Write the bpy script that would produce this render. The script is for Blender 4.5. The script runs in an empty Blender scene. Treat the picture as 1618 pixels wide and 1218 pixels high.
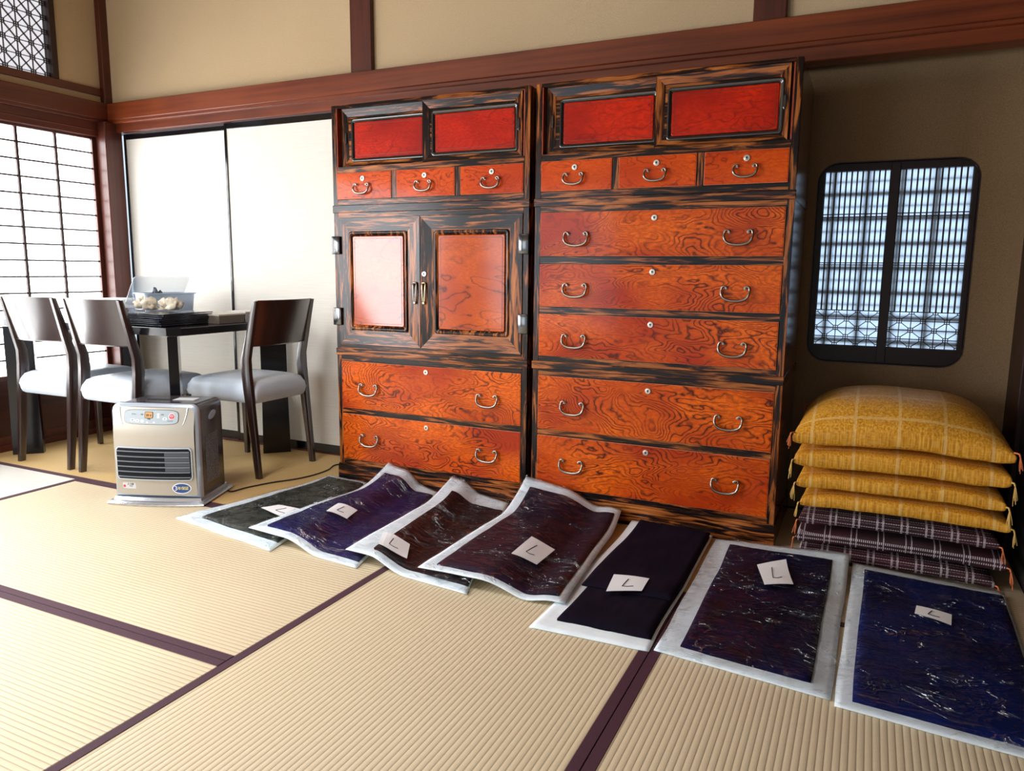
import bpy, bmesh, math, random
from mathutils import Vector, Matrix, noise
random.seed(7)
C = bpy.context.scene.collection
S = bpy.context.scene

# ------------------------------------------------------------------ camera
cam = bpy.data.cameras.new('camera'); co = bpy.data.objects.new('camera', cam); C.objects.link(co)
cam.sensor_width = 36.0; cam.lens = 36.0 * 1178.83 / 1618.0; cam.clip_start = 0.02
yaw, pit, roll = math.radians(25.3338), math.radians(-8.6957), math.radians(0.5706)
fw = Vector((-math.sin(yaw) * math.cos(pit), math.cos(yaw) * math.cos(pit), math.sin(pit)))
rt = Vector((math.cos(yaw), math.sin(yaw), 0)); up = rt.cross(fw)
r2 = rt * math.cos(roll) + up * math.sin(roll); u2 = -rt * math.sin(roll) + up * math.cos(roll)
M = Matrix((( r2.x, u2.x, -fw.x, 1.858), (r2.y, u2.y, -fw.y, -2.847), (r2.z, u2.z, -fw.z, 1.0153), (0, 0, 0, 1)))
co.matrix_world = M
S.camera = co
# ------------------------------------------------------------------ colour, world, lights
S.view_settings.view_transform = 'Standard'; S.view_settings.look = 'None'
S.view_settings.exposure = 0.0; S.view_settings.gamma = 1.0; S.view_settings.use_curve_mapping = False
SHOJI = 8.8        # brightness of the daylight on the paper of the left wall
W = bpy.data.worlds.new('world'); S.world = W; W.use_nodes = True
W.node_tree.nodes['Background'].inputs[0].default_value = (0.75, 0.87, 1, 1)
W.node_tree.nodes['Background'].inputs[1].default_value = 1.0

def area(name, loc, direction, sx, sy, power, col):
    l = bpy.data.lights.new(name, 'AREA'); l.shape = 'RECTANGLE'; l.size = sx; l.size_y = sy
    l.energy = power; l.color = col
    o = bpy.data.objects.new(name, l); C.objects.link(o); o.location = loc
    o.rotation_euler = Vector(direction).to_track_quat('-Z', 'Y').to_euler()
    return o
# daylight by the glass doors further along the left wall, by the veranda side behind the camera, and an unseen overhead light added to brighten the floor
area('side_daylight', (-2.36, -3.15, 1.02), (1, 0.12, -0.10), 1.5, 1.5, 115, (0.93, 0.96, 1.0))
area('veranda_daylight', (-1.3, -4.75, 1.1), (0.15, 1, -0.25), 1.4, 1.5, 28, (0.80, 0.90, 1.0))
cl_ = area('overhead_fill_light', (-0.45, -2.0, 2.55), (0.0, 0.05, -1), 0.9, 0.9, 34, (0.97, 0.98, 1.0)); cl_.data.spread = math.radians(125)
# daylight outside the small latticed window
area('small_window_daylight', (1.92, 0.95, 1.1), (0, -1, 0), 0.9, 1.1, 2.7, (0.40, 0.66, 1.0))

# ------------------------------------------------------------------ materials
def mat(name):
    m = bpy.data.materials.new(name); m.use_nodes = True
    nt = m.node_tree; b = nt.nodes['Principled BSDF']
    return m, nt, b
def N(nt, t, ins=None, **kw):
    n = nt.nodes.new(t)
    for k, v in kw.items(): setattr(n, k, v)
    for k, v in (ins or {}).items():
        if isinstance(v, bpy.types.NodeSocket): nt.links.new(v, n.inputs[k])
        else: n.inputs[k].default_value = v
    return n
def math_(nt, op, a, b=None, c=None):
    n = nt.nodes.new('ShaderNodeMath'); n.operation = op
    for i, v in enumerate((a, b, c)):
        if v is None: continue
        if isinstance(v, bpy.types.NodeSocket): nt.links.new(v, n.inputs[i])
        else: n.inputs[i].default_value = v
    return n.outputs[0]
def ramp(nt, fac, stops, interp='LINEAR'):
    n = nt.nodes.new('ShaderNodeValToRGB'); nt.links.new(fac, n.inputs[0])
    cr = n.color_ramp; cr.interpolation = interp
    while len(cr.elements) < len(stops): cr.elements.new(0.5)
    for e, (p, c) in zip(cr.elements, stops):
        e.position = p; e.color = (*c, 1) if len(c) == 3 else c
    return n.outputs[0]
def mixc(nt, fac, a, b, mode='MIX'):
    n = nt.nodes.new('ShaderNodeMix'); n.data_type = 'RGBA'; n.blend_type = mode
    for i, v in ((0, fac), (6, a), (7, b)):
        if isinstance(v, bpy.types.NodeSocket): nt.links.new(v, n.inputs[i])
        else: n.inputs[i].default_value = v if i == 0 else (*v, 1) if len(v) == 3 else v
    return n.outputs[2]
def coords(nt, scale=(1, 1, 1), rot=(0, 0, 0), rand=True, kind='Object'):
    tc = nt.nodes.new('ShaderNodeTexCoord'); v = tc.outputs[kind]
    if rand:
        oi = nt.nodes.new('ShaderNodeObjectInfo')
        s = N(nt, 'ShaderNodeVectorMath', {0: v}, operation='ADD')
        k = N(nt, 'ShaderNodeCombineXYZ', {0: math_(nt, 'MULTIPLY', oi.outputs['Random'], 37.0), 1: math_(nt, 'MULTIPLY', oi.outputs['Random'], 11.0), 2: math_(nt, 'MULTIPLY', oi.outputs['Random'], 23.0)})
        nt.links.new(k.outputs[0], s.inputs[1]); v = s.outputs[0]
    mp = N(nt, 'ShaderNodeMapping', {0: v}); mp.inputs['Scale'].default_value = scale; mp.inputs['Rotation'].default_value = rot
    return mp.outputs[0]
def noise_(nt, vec, scale, detail=2.0, rough=0.5, dist=0.0):
    n = N(nt, 'ShaderNodeTexNoise', {'Vector': vec, 'Scale': scale, 'Detail': detail, 'Roughness': rough, 'Distortion': dist})
    return n.outputs['Fac']
def bump(nt, b, h, strength, dist=0.01):
    n = N(nt, 'ShaderNodeBump', {'Height': h, 'Strength': strength, 'Distance': dist})
    nt.links.new(n.outputs[0], b.inputs['Normal'])
def plain(name, col, rough=0.5, metal=0.0, spec=0.5, coat=0.0, nscale=0, namp=0.0, bstr=0.0):
    m, nt, b = mat(name)
    b.inputs['Base Color'].default_value = (*col, 1); b.inputs['Roughness'].default_value = rough
    b.inputs['Metallic'].default_value = metal; b.inputs['Specular IOR Level'].default_value = spec
    b.inputs['Coat Weight'].default_value = coat; b.inputs['Coat Roughness'].default_value = 0.12
    if nscale:
        f = noise_(nt, coords(nt), nscale, 4)
        d = tuple(c * (1 - namp) for c in col); l = tuple(min(1, c * (1 + namp)) for c in col)
        nt.links.new(ramp(nt, f, [(0.3, d), (0.7, l)]), b.inputs['Base Color'])
        if bstr: bump(nt, b, f, bstr, 0.002)
    return m
def ebony(name, axis, rough=0.22):
    m, nt, b = mat(name)
    sc = {'x': (5, 60, 60), 'z': (60, 60, 5)}[axis]
    v = coords(nt, sc)
    f = noise_(nt, v, 1.0, 3, 0.55, 0.8)
    g = noise_(nt, coords(nt, tuple(s * 0.12 for s in sc)), 1.5, 1)
    k = math_(nt, 'ADD', f, math_(nt, 'MULTIPLY', g, 0.35))
    col = ramp(nt, k, [(0.60, (0.007, 0.004, 0.004)), (0.68, (0.04, 0.012, 0.005)), (0.76, (0.30, 0.085, 0.018)), (0.90, (0.5, 0.17, 0.04))])
    nt.links.new(col, b.inputs['Base Color'])
    b.inputs['Roughness'].default_value = rough; b.inputs['Specular IOR Level'].default_value = 0.3
    return m
def burl(name, light, dark, line, scale=1.0, ring=34.0, lw=0.30, coat=0.25):
    m, nt, b = mat(name)
    v = coords(nt, (2.6 * scale, 2.6 * scale, 7.5 * scale))
    w = noise_(nt, coords(nt, (22 * scale, 22 * scale, 30 * scale)), 1.0, 2)
    base = noise_(nt, v, 1.0, 2.0, 0.5, 0.6)
    f = math_(nt, 'ADD', base, math_(nt, 'MULTIPLY', w, 0.075))
    r = math_(nt, 'FRACT', math_(nt, 'MULTIPLY', f, ring))
    tri = math_(nt, 'ABSOLUTE', math_(nt, 'SUBTRACT', math_(nt, 'MULTIPLY', r, 2.0), 1.0))
    ln = ramp(nt, tri, [(0.0, (1, 1, 1)), (lw, (0.25, 0.25, 0.25)), (lw + 0.22, (0, 0, 0))])
    patch = noise_(nt, coords(nt, (3, 3, 5)), 1.0, 2)
    colr = ramp(nt, patch, [(0.35, dark), (0.65, light)])
    speck = noise_(nt, coords(nt, (60, 60, 140)), 1.0, 3)
    colr = mixc(nt, ramp(nt, speck, [(0.42, (0.45, 0.45, 0.45)), (0.6, (0, 0, 0))]), colr, dark)
    strength = ramp(nt, noise_(nt, coords(nt, (4, 4, 6)), 1.0, 2), [(0.36, (0.25, 0.25, 0.25)), (0.56, (1, 1, 1))])
    fac = mixc(nt, 1.0, ln, strength, 'MULTIPLY')
    c2 = mixc(nt, fac, colr, line)
    nt.links.new(c2, b.inputs['Base Color'])
    b.inputs['Roughness'].default_value = 0.45; b.inputs['Coat Weight'].default_value = coat; b.inputs['Coat Roughness'].default_value = 0.10
    b.inputs['Specular IOR Level'].default_value = 0.12
    return m
def wood(name, a, c, axis='x', rough=0.4, coat=0.0):
    m, nt, b = mat(name)
    sc = {'x': (1.2, 40, 40), 'z': (40, 40, 1.2), 'y': (40, 1.2, 40)}[axis]
    f = noise_(nt, coords(nt, sc), 1.0, 4, 0.6, 0.3)
    g = noise_(nt, coords(nt, (2, 2, 2)), 1.0, 2)
    k = math_(nt, 'ADD', math_(nt, 'MULTIPLY', f, 0.6), math_(nt, 'MULTIPLY', g, 0.4))
    nt.links.new(ramp(nt, k, [(0.35, a), (0.65, c)]), b.inputs['Base Color'])
    b.inputs['Roughness'].default_value = rough; b.inputs['Coat Weight'].default_value = coat
    b.inputs['Coat Roughness'].default_value = 0.2
    bump(nt, b, f, 0.08, 0.002)
    return m
def tatami(name, axis, a=(0.63, 0.51, 0.33), c=(0.76, 0.64, 0.44), rough=0.5):
    m, nt, b = mat(name)
    tc = nt.nodes.new('ShaderNodeTexCoord'); sp = N(nt, 'ShaderNodeSeparateXYZ', {0: tc.outputs['Object']})
    across = sp.outputs[1] if axis == 'x' else sp.outputs[0]
    p = math_(nt, 'MULTIPLY', across, 2 * math.pi / 0.0155)
    rib = math_(nt, 'ABSOLUTE', math_(nt, 'SINE', math_(nt, 'MULTIPLY', p, 0.5)))
    rib = math_(nt, 'POWER', rib, 0.5)
    v = coords(nt, (60, 900, 1) if axis == 'y' else (900, 60, 1), rand=False)
    f = noise_(nt, v, 1.0, 2)
    g = noise_(nt, coords(nt, (1.2, 1.2, 1), rand=False), 1.0, 2)
    k = math_(nt, 'ADD', math_(nt, 'MULTIPLY', f, 0.5), math_(nt, 'MULTIPLY', g, 0.5))
    col = ramp(nt, k, [(0.3, a), (0.7, c)])
    col = mixc(nt, ramp(nt, rib, [(0.15, (0.8, 0.8, 0.8)), (0.7, (0, 0, 0))]), col, tuple(x * 0.55 for x in a))
    nt.links.new(col, b.inputs['Base Color'])
    b.inputs['Roughness'].default_value = rough; b.inputs['Specular IOR Level'].default_value = 0.35
    h = math_(nt, 'ADD', rib, math_(nt, 'MULTIPLY', f, 0.12))
    bump(nt, b, h, 0.6, 0.002)
    return m
def plaster(name, a, c):
    m, nt, b = mat(name)
    f = noise_(nt, coords(nt, (1, 1, 1), rand=False), 260, 3, 0.7)
    g = noise_(nt, coords(nt, (1, 1, 1), rand=False), 1.3, 2)
    k = math_(nt, 'ADD', math_(nt, 'MULTIPLY', f, 0.7), math_(nt, 'MULTIPLY', g, 0.3))
    nt.links.new(ramp(nt, k, [(0.35, a), (0.65, c)]), b.inputs['Base Color'])
    b.inputs['Roughness'].default_value = 0.95; b.inputs['Specular IOR Level'].default_value = 0.1
    bump(nt, b, f, 0.35, 0.003)
    return m
def emit(name, col, s):
    m, nt, b = mat(name); b.inputs['Base Color'].default_value = (0.8, 0.8, 0.8, 1)
    b.inputs['Emission Color'].default_value = (*col, 1); b.inputs['Emission Strength'].default_value = s
    b.inputs['Roughness'].default_value = 0.9
    return m

EBX, EBZ = ebony('ebony_along', 'x'), ebony('ebony_upright', 'z')
BURL = burl('burl_orange', (0.84, 0.145, 0.002), (0.42, 0.030, 0.001), (0.045, 0.005, 0.002), scale=0.72, ring=38.0, lw=0.36)
BURLS = burl('burl_small', (0.78, 0.105, 0.002), (0.52, 0.042, 0.001), (0.25, 0.02, 0.002), 1.4, 16, 0.2)
BURLR = burl('burl_red', (0.66, 0.022, 0.001), (0.34, 0.006, 0.001), (0.25, 0.008, 0.002), 1.2, 14, 0.2)
BURLD = burl('burl_door', (0.66, 0.11, 0.003), (0.42, 0.045, 0.002), (0.10, 0.012, 0.003), 0.9, 9, 0.12, 1.0)
EDGE = plain('pale_edging', (0.80, 0.42, 0.26), 0.4)
INLAY = plain('inlay_line', (0.16, 0.02, 0.01), 0.3)
JAMB = plain('red_jamb', (0.38, 0.045, 0.008), 0.35, nscale=30, namp=0.3)
SIDEW = wood('chest_side_wood', (0.065, 0.018, 0.010), (0.17, 0.050, 0.026), 'z', 0.16, 0.5)
DARKGAP = plain('dark_gap', (0.008, 0.005, 0.004), 0.6)
SILVER = plain('antique_silver', (0.36, 0.32, 0.28), 0.32, 1.0)
SILVER2 = plain('key_plate', (0.66, 0.62, 0.55), 0.35, 0.8)
BLACKM = plain('black_metal', (0.012, 0.013, 0.016), 0.16, 0.0, 1.0, 0.6)
BEAMX = wood('beam_wood_x', (0.10, 0.016, 0.004), (0.25, 0.050, 0.011), 'x', 0.38, 0.15)
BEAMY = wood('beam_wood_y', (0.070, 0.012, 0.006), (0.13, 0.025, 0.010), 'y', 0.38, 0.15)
POSTZ = wood('post_wood', (0.055, 0.011, 0.006), (0.12, 0.026, 0.013), 'z', 0.38, 0.15)
POSTD = wood('dark_post_wood', (0.018, 0.006, 0.004), (0.035, 0.010, 0.006), 'z', 0.45)
LACQ = plain('black_lacquer', (0.006, 0.006, 0.008), 0.12, 0, 0.6, 0.5)
FUSUMA, ntf, bf = mat('fusuma_paper')
ff = noise_(ntf, coords(ntf, (6, 6, 220)), 1.0, 3)
ntf.links.new(ramp(ntf, ff, [(0.3, (0.80, 0.77, 0.69)), (0.7, (0.87, 0.84, 0.77))]), bf.inputs['Base Color'])
bf.inputs['Roughness'].default_value = 0.8
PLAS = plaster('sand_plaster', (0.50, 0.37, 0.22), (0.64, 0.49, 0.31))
PLAS2 = plaster('shaded_alcove_plaster', (0.26, 0.165, 0.085), (0.38, 0.255, 0.145))  # alcove shade painted in as a darker, browner plaster colour
CEIL = wood('ceiling_wood', (0.20, 0.12, 0.06), (0.32, 0.20, 0.11), 'x', 0.6)
TATX, TATY = tatami('tatami_weave_x', 'x'), tatami('tatami_weave_y', 'y')
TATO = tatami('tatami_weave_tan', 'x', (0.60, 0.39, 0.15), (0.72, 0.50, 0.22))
TATW = tatami('tatami_weave_sheen_tint', 'y', (0.74, 0.70, 0.62), (0.85, 0.82, 0.75), 0.35)  # window sheen on the far-left mat painted in as a whiter weave
BORDER = plain('purple_border_cloth', (0.058, 0.016, 0.030), 0.75, nscale=400, namp=0.25)
SHOJIP = emit('lit_shoji_paper', (0.97, 0.985, 1.0), SHOJI)
RANMAP = emit('lit_ranma_paper', (0.86, 0.88, 0.95), 0.85)
LATT = plain('lattice_wood', (0.035, 0.012, 0.009), 0.5)
CHWOOD = wood('espresso_wood', (0.018, 0.007, 0.006), (0.032, 0.012, 0.010), 'z', 0.30, 1.0)
CHWOOD.node_tree.nodes['Principled BSDF'].inputs['Coat IOR'].default_value = 1.6; CHWOOD.node_tree.nodes['Principled BSDF'].inputs['Coat Roughness'].default_value = 0.22
SEATM = plain('white_leatherette', (0.72, 0.80, 0.90), 0.38, 0, 0.5, 0.1, 180, 0.03, 0.1)
TABLEM = plain('black_table', (0.006, 0.005, 0.007), 0.2, 0, 0.35, 0.25)
PAPER = plain('white_tissue_paper', (0.86, 0.94, 1.0), 0.7, nscale=30, namp=0.05)
NOTE = plain('note_paper', (0.85, 0.87, 0.88), 0.8)
INK = plain('ink', (0.01, 0.01, 0.02), 0.7)

# ------------------------------------------------------------------ mesh helpers
def box(bm, x0, x1, y0, y1, z0, z1, bev=0.0, seg=1, m=0):
    g = bmesh.ops.create_cube(bm, size=1.0); vs = g['verts']
    for v in vs:
        v.co = Vector((x0 + (v.co.x + .5) * (x1 - x0), y0 + (v.co.y + .5) * (y1 - y0), z0 + (v.co.z + .5) * (z1 - z0)))
    fs = {f for v in vs for f in v.link_faces}
    if bev:
        es = list({e for v in vs for e in v.link_edges})
        r = bmesh.ops.bevel(bm, geom=es, offset=bev, segments=seg, affect='EDGES', profile=0.5)
        fs = {f for f in r['faces']} | {f for f in fs if f.is_valid}
    for f in fs:
        if f.is_valid: f.material_index = m
    return vs
def rr_pts(x0, x1, z0, z1, r, n=5):
    out = []
    for cx, cz, a0 in ((x1 - r, z1 - r, 0), (x0 + r, z1 - r, 90), (x0 + r, z0 + r, 180), (x1 - r, z0 + r, 270)):
        for i in range(n + 1):
            a = math.radians(a0 + 90 * i / n); out.append((cx + r * math.cos(a), cz + r * math.sin(a)))
    return out
def loft(bm, rings, close=True, cap0=True, cap1=True, m=0):
    R = [[bm.verts.new(p) for p in ring] for ring in rings]; n = len(R[0]); fs = []
    for a, b in zip(R, R[1:]):
        for i in range(n if close else n - 1):
            j = (i + 1) % n; fs.append(bm.faces.new((a[i], a[j], b[j], b[i])))
    if cap0: fs.append(bm.faces.new(list(reversed(R[0]))))
    if cap1: fs.append(bm.faces.new(R[-1]))
    for f in fs: f.material_index = m
    return R
def prism_y(bm, pts, y0, y1, bev=0.0, m=0):      # outline in x,z extruded along y, front at y0
    c = Vector((sum(p[0] for p in pts) / len(pts), sum(p[1] for p in pts) / len(pts)))
    def ins(d): 
        w = max(abs(p[0] - c.x) for p in pts); h = max(abs(p[1] - c.y) for p in pts)
        return [(c.x + (p[0] - c.x) * (1 - d / w), c.y + (p[1] - c.y) * (1 - d / h)) for p in pts]
    if bev:
        q = ins(bev)
        loft(bm, [[(x, y0, z) for x, z in q], [(x, y0 + bev * .3, z) for x, z in ins(bev * .3)], [(x, y0 + bev, z) for x, z in pts], [(x, y1, z) for x, z in pts]], m=m)
    else: loft(bm, [[(x, y0, z) for x, z in pts], [(x, y1, z) for x, z in pts]], m=m)
def ring_y(bm, outer, inner, y0, y1, m=0):       # a flat ring (same point count) with depth
    n = len(outer)
    A = [bm.verts.new((x, y0, z)) for x, z in outer]; B = [bm.verts.new((x, y0, z)) for x, z in inner]
    A2 = [bm.verts.new((x, y1, z)) for x, z in outer]; B2 = [bm.verts.new((x, y1, z)) for x, z in inner]
    for i in range(n):
        j = (i + 1) % n
        for q in ((A[i], A[j], B[j], B[i]), (A2[j], A2[i], B2[i], B2[j]), (A[j], A[i], A2[i], A2[j]), (B[i], B[j], B2[j], B2[i])):
            bm.faces.new(q).material_index = m
def smooth_path(pts, sub=4, closed=False):
    P = [Vector(p) for p in pts]; out = []; n = len(P)
    for i in range(n - 1):
        p0 = P[max(i - 1, 0)]; p1 = P[i]; p2 = P[i + 1]; p3 = P[min(i + 2, n - 1)]
        for k in range(sub):
            t = k / sub
            out.append(0.5 * ((2 * p1) + (-p0 + p2) * t + (2 * p0 - 5 * p1 + 4 * p2 - p3) * t * t + (-p0 + 3 * p1 - 3 * p2 + p3) * t ** 3))
    out.append(P[-1]); return out
def tube(bm, pts, r, n=8, sub=4, m=0, smooth=True):
    P = smooth_path(pts, sub) if sub > 1 else [Vector(p) for p in pts]
    rad = r if callable(r) else (lambda t: r)
    rings = []; prev = None
    for i, p in enumerate(P):
        d = (P[min(i + 1, len(P) - 1)] - P[max(i - 1, 0)]).normalized()
        a = prev if prev is not None else (Vector((0, 0, 1)) if abs(d.z) < 0.9 else Vector((1, 0, 0)))
        s = (a - d * a.dot(d)).normalized(); prev = s; t = d.cross(s)
        rr = rad(i / (len(P) - 1))
        rings.append([p + (s * math.cos(2 * math.pi * k / n) + t * math.sin(2 * math.pi * k / n)) * rr for k in range(n)])
    loft(bm, rings, m=m)
def disc_y(bm, cx, cz, r, y0, y1, n=20, m=0, bev=0.0):
    prism_y(bm, [(cx + r * math.cos(2 * math.pi * i / n), cz + r * math.sin(2 * math.pi * i / n)) for i in range(n)], y0, y1, bev, m)
def obj(name, bm, mats, parent=None, smooth=False, kind=None, label=None, sub=0):
    bmesh.ops.recalc_face_normals(bm, faces=bm.faces)
    me = bpy.data.meshes.new(name); bm.to_mesh(me); bm.free()
    o = bpy.data.objects.new(name, me); C.objects.link(o)
    for m_ in (mats if isinstance(mats, (list, tuple)) else [mats]): me.materials.append(m_)
    if smooth:
        for p in me.polygons: p.use_smooth = True
    if parent: o.parent = parent
    if kind: o['kind'] = kind
    if label: o['label'] = label
    if sub:
        s = o.modifiers.new('subsurf', 'SUBSURF'); s.levels = sub; s.render_levels = sub
    return o
def face_up(o):
    me = o.data
    if sum(p.normal.z * p.area for p in me.polygons) < 0: me.flip_normals()
def smooth_angle(o, ang=40):
    o.data.shade_smooth() if hasattr(o.data, 'shade_smooth') else None
    o.data.set_sharp_from_angle(angle=math.radians(ang))
def tag(o, label, cat, group=None):
    o['label'] = label; o['category'] = cat
    if group: o['group'] = group
    return o
def thing(name, label, cat, loc=(0, 0, 0), rotz=0, group=None):
    o = bpy.data.objects.new(name, None); C.objects.link(o); o.location = loc; o.rotation_euler = (0, 0, rotz)
    o.empty_display_size = 0.05
    return tag(o, label, cat, group)
def dup(root, label, loc, rotz):
    r = root.copy(); C.objects.link(r); r.location = loc; r.rotation_euler = (0, 0, rotz); r['label'] = label
    for ch in list(root.children):
        c = ch.copy(); C.objects.link(c); c.parent = r
        for g in ch.children:
            d = g.copy(); C.objects.link(d); d.parent = c
    return r
def B(): return bmesh.new()
def struct_box(name, m, x0, x1, y0, y1, z0, z1, bev=0.0, parent=None):
    bm = B(); box(bm, x0, x1, y0, y1, z0, z1, bev); return obj(name, bm, m, parent, kind=None if parent else 'structure')

# ------------------------------------------------------------------ room shell
XL, XR, YB, YF, YA, ZC = -2.411, 2.385, -4.85, 0.376, 0.56, 2.80
def struct(name, bm, m, parent=None): return obj(name, bm, m, parent, kind=None if parent else 'structure')
struct_box('floor', plain('under_floor', (0.2, 0.15, 0.08), 0.8), XL - .15, XR + .15, YB - .1, 0.95, -0.12, -0.05)
struct_box('ceiling', CEIL, XL - .15, XR + .15, YB - .1, 0.95, ZC, ZC + 0.05)
# tatami mats: (x0,x1,y0,y1, axis, border sides)
def mat_piece(x0, x1, y0, y1, axis, m):
    bm = B(); g = 0.0012
    box(bm, x0 + g, x1 - g, y0 + g, y1 - g, -0.05, 0.0, 0.002)
    o = obj('tatami_floor', bm, m, kind='structure')
    bm = B()
    if axis == 'x':
        for a, b in ((y0, y0 + 0.030), (y1 - 0.030, y1)): box(bm, x0 + g, x1 - g, a + g, b - g, -0.02, 0.0016, 0.0008)
    else:
        for a, b in ((x0, x0 + 0.030), (x1 - 0.030, x1)): box(bm, a + g, b - g, y0 + g, y1 - g, -0.02, 0.0016, 0.0008)
    obj('cloth_border', bm, BORDER, o)
mat_piece(-1.520, 0.411, -1.520, -0.581, 'x', TATX)
mat_piece(-1.520, 0.411, -2.465, -1.520, 'x', TATX)
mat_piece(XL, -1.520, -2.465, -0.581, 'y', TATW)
mat_piece(0.411, 1.393, -2.465, -0.581, 'y', TATY)
mat_piece(1.393, XR, -2.465, -0.581, 'y', TATY)
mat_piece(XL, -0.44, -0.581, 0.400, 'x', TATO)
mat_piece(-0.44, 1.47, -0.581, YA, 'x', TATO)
mat_piece(1.47, XR, -0.581, YA, 'x', TATX)
for x in (-2.41, -0.45, 1.45):
    mat_piece(x, min(x + 1.93, XR), -3.42, -2.465, 'x', TATX)
    mat_piece(x, min(x + 1.93, XR), -4.85, -3.42, 'x', TATX)

# back wall: upper plaster, alcove plaster, beam, sliding doors
struct_box('wall_back_upper', PLAS, XL - .1, XR + .1, 0.385, 0.45, 1.90, ZC)
# alcove wall with the opening for the small window
WX0, WX1, WZ0, WZ1 = 1.637, 2.206, 0.655, 1.462
bm = B()
o_ = [(-0.60, ZC)] ; pts = rr_pts(WX0, WX1, WZ0, WZ1, 0.075, 6)
ax0, ax1 = -0.62, XR + 0.05
outer = []
for (x, z) in pts:                                   # project the rounded opening onto the wall's outline
    cx, cz = (WX0 + WX1) / 2, (WZ0 + WZ1) / 2; dx, dz = x - cx, z - cz
    t = min(((ax1 - cx) / dx if dx > 0 else (ax0 - cx) / dx) if abs(dx) > 1e-6 else 1e9, ((2.2 - cz) / dz if dz > 0 else (-0.04 - cz) / dz) if abs(dz) > 1e-6 else 1e9)
    outer.append((cx + dx * t, cz + dz * t))
ring_y(bm, outer, pts, YA, YA + 0.07)
for cxx, czz in ((ax0, -0.04), (ax1, -0.04), (ax0, 2.2), (ax1, 2.2)):   # corner fill
    pass
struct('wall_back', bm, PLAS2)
bm = B(); box(bm, ax0, 1.60, YA + .001, YA + 0.069, -0.04, 2.2); box(bm, XR - .02, ax1, YA + .001, YA + .069, -0.04, 2.2)
box(bm, 1.5, ax1, YA + .001, YA + .069, 1.60, 2.2); box(bm, 1.5, ax1, YA + .001, YA + .069, -0.04, 0.55)
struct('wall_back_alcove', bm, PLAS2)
struct_box('wall_back_soffit', PLAS, -0.62, XR + .05, 0.44, YA + .05, 2.05, 2.1)
struct_box('wall_left_upper', PLAS, XL - .09, XL, YB, 0.39, 1.97, 2.032)
bm = B(); box(bm, XL - .09, XL, 0.075, 0.39, 2.07, ZC); box(bm, XL - .09, XL, YB, -0.95, 2.07, ZC); box(bm, XL - .09, XL, -1, 0.1, 2.62, ZC)
struct('wall_left', bm, PLAS)
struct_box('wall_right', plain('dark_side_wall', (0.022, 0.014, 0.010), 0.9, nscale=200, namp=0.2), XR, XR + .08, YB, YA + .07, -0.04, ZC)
bm = B(); box(bm, XL - .1, -1.7, YB - .06, YB, 0, ZC); box(bm, 2.1, XR + .1, YB - .06, YB, 0, ZC); box(bm, -1.7, 2.1, YB - .06, YB, 1.95, ZC)
struct('wall_rear', bm, PLAS)

def trim(n, m, *a, bev=0.002): return struct_box('trim_%d' % n, m, *a, bev=bev)
# long beam (nageshi) of the back wall with its lip and the lintel strip below
bm = B(); box(bm, XL, XR, 0.338, 0.386, 1.890, 1.987, 0.003); box(bm, XL, XR, 0.346, 0.386, 1.872, 1.892, 0.003)
struct('trim_1', bm, BEAMX)
struct_box('trim_2', BEAMX, XL, XR, 0.362, 0.46, 1.822, 1.880, 0.003)
bm = B(); box(bm, XL, XL + .048, -4.8, 0.345, 1.890, 1.987, 0.003); box(bm, XL, XL + .040, -4.8, 0.345, 1.872, 1.892, 0.003)
struct('trim_3', bm, BEAMY)
bm = B(); box(bm, XL - .05, XL + .022, -4.8, 0.345, 1.788, 1.874, 0.003); box(bm, XL, XL + .027, -4.8, 0.34, 1.820, 1.828, 0.002)
struct('trim_4', bm, BEAMY)
# corner post, upper posts, alcove posts
bm = B(); box(bm, XL - .03, XL + .085, 0.285, 0.40, 0, 1.875, 0.004); box(bm, XL - .04, XL + .038, 0.335, 0.40, 1.98, ZC, 0.003)
struct('trim_5', bm, POSTZ)
struct_box('trim_6', POSTZ, -0.574, -0.446, 0.360, 0.48, 1.98, ZC, 0.003)
struct_box('trim_7', POSTZ, -0.574, -0.446, 0.372, 0.56, 0, 1.9, 0.003)
struct_box('trim_8', POSTZ, 1.368, 1.492, 0.360, 0.48, 1.98, ZC, 0.003)
struct_box('trim_9', POSTD, 2.368, XR + 0.02, 0.30, YA, 0, 1.9, 0.003)
struct_box('trim_10', BEAMY, XL - .05, XL + .014, -4.8, 0.34, 2.030, 2.072, 0.002)
struct_box('trim_11', POSTZ, XL - .03, XL + .05, -1.66, -1.55, 0, 1.79, 0.004)
struct_box('trim_12', BEAMX, XL, -0.57, 0.378, 0.47, -0.01, 0.006, 0.001)
struct_box('baseboard_left', BEAMY, XL - .05, XL + .02, -4.8, 0.29, -0.01, 0.034, 0.002)

# sliding paper doors (fusuma)
def fusuma(n, x0, x1, y):
    d = bpy.data.objects.new('door_%d' % n, None); C.objects.link(d); d['kind'] = 'structure'
    d.location = (x0, y, 0)
    w = x1 - x0; bm = B(); box(bm, 0.015, w - 0.015, 0.003, 0.018, 0.05, 1.79); obj('door_paper', bm, FUSUMA, d)
    bm = B()
    box(bm, 0, 0.017, -0.003, 0.02, 0.006, 1.818, 0.002); box(bm, w - 0.017, w, -0.003, 0.02, 0.006, 1.818, 0.002)
    box(bm, 0.017, w - .017, -0.003, 0.02, 1.785, 1.818, 0.002); box(bm, 0.017, w - .017, -0.003, 0.02, 0.006, 0.052, 0.002)
    obj('door_frame', bm, LACQ, d)
fusuma(1, -2.327, -1.455, 0.410)
fusuma(2, -1.475, -0.575, 0.386)

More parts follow.
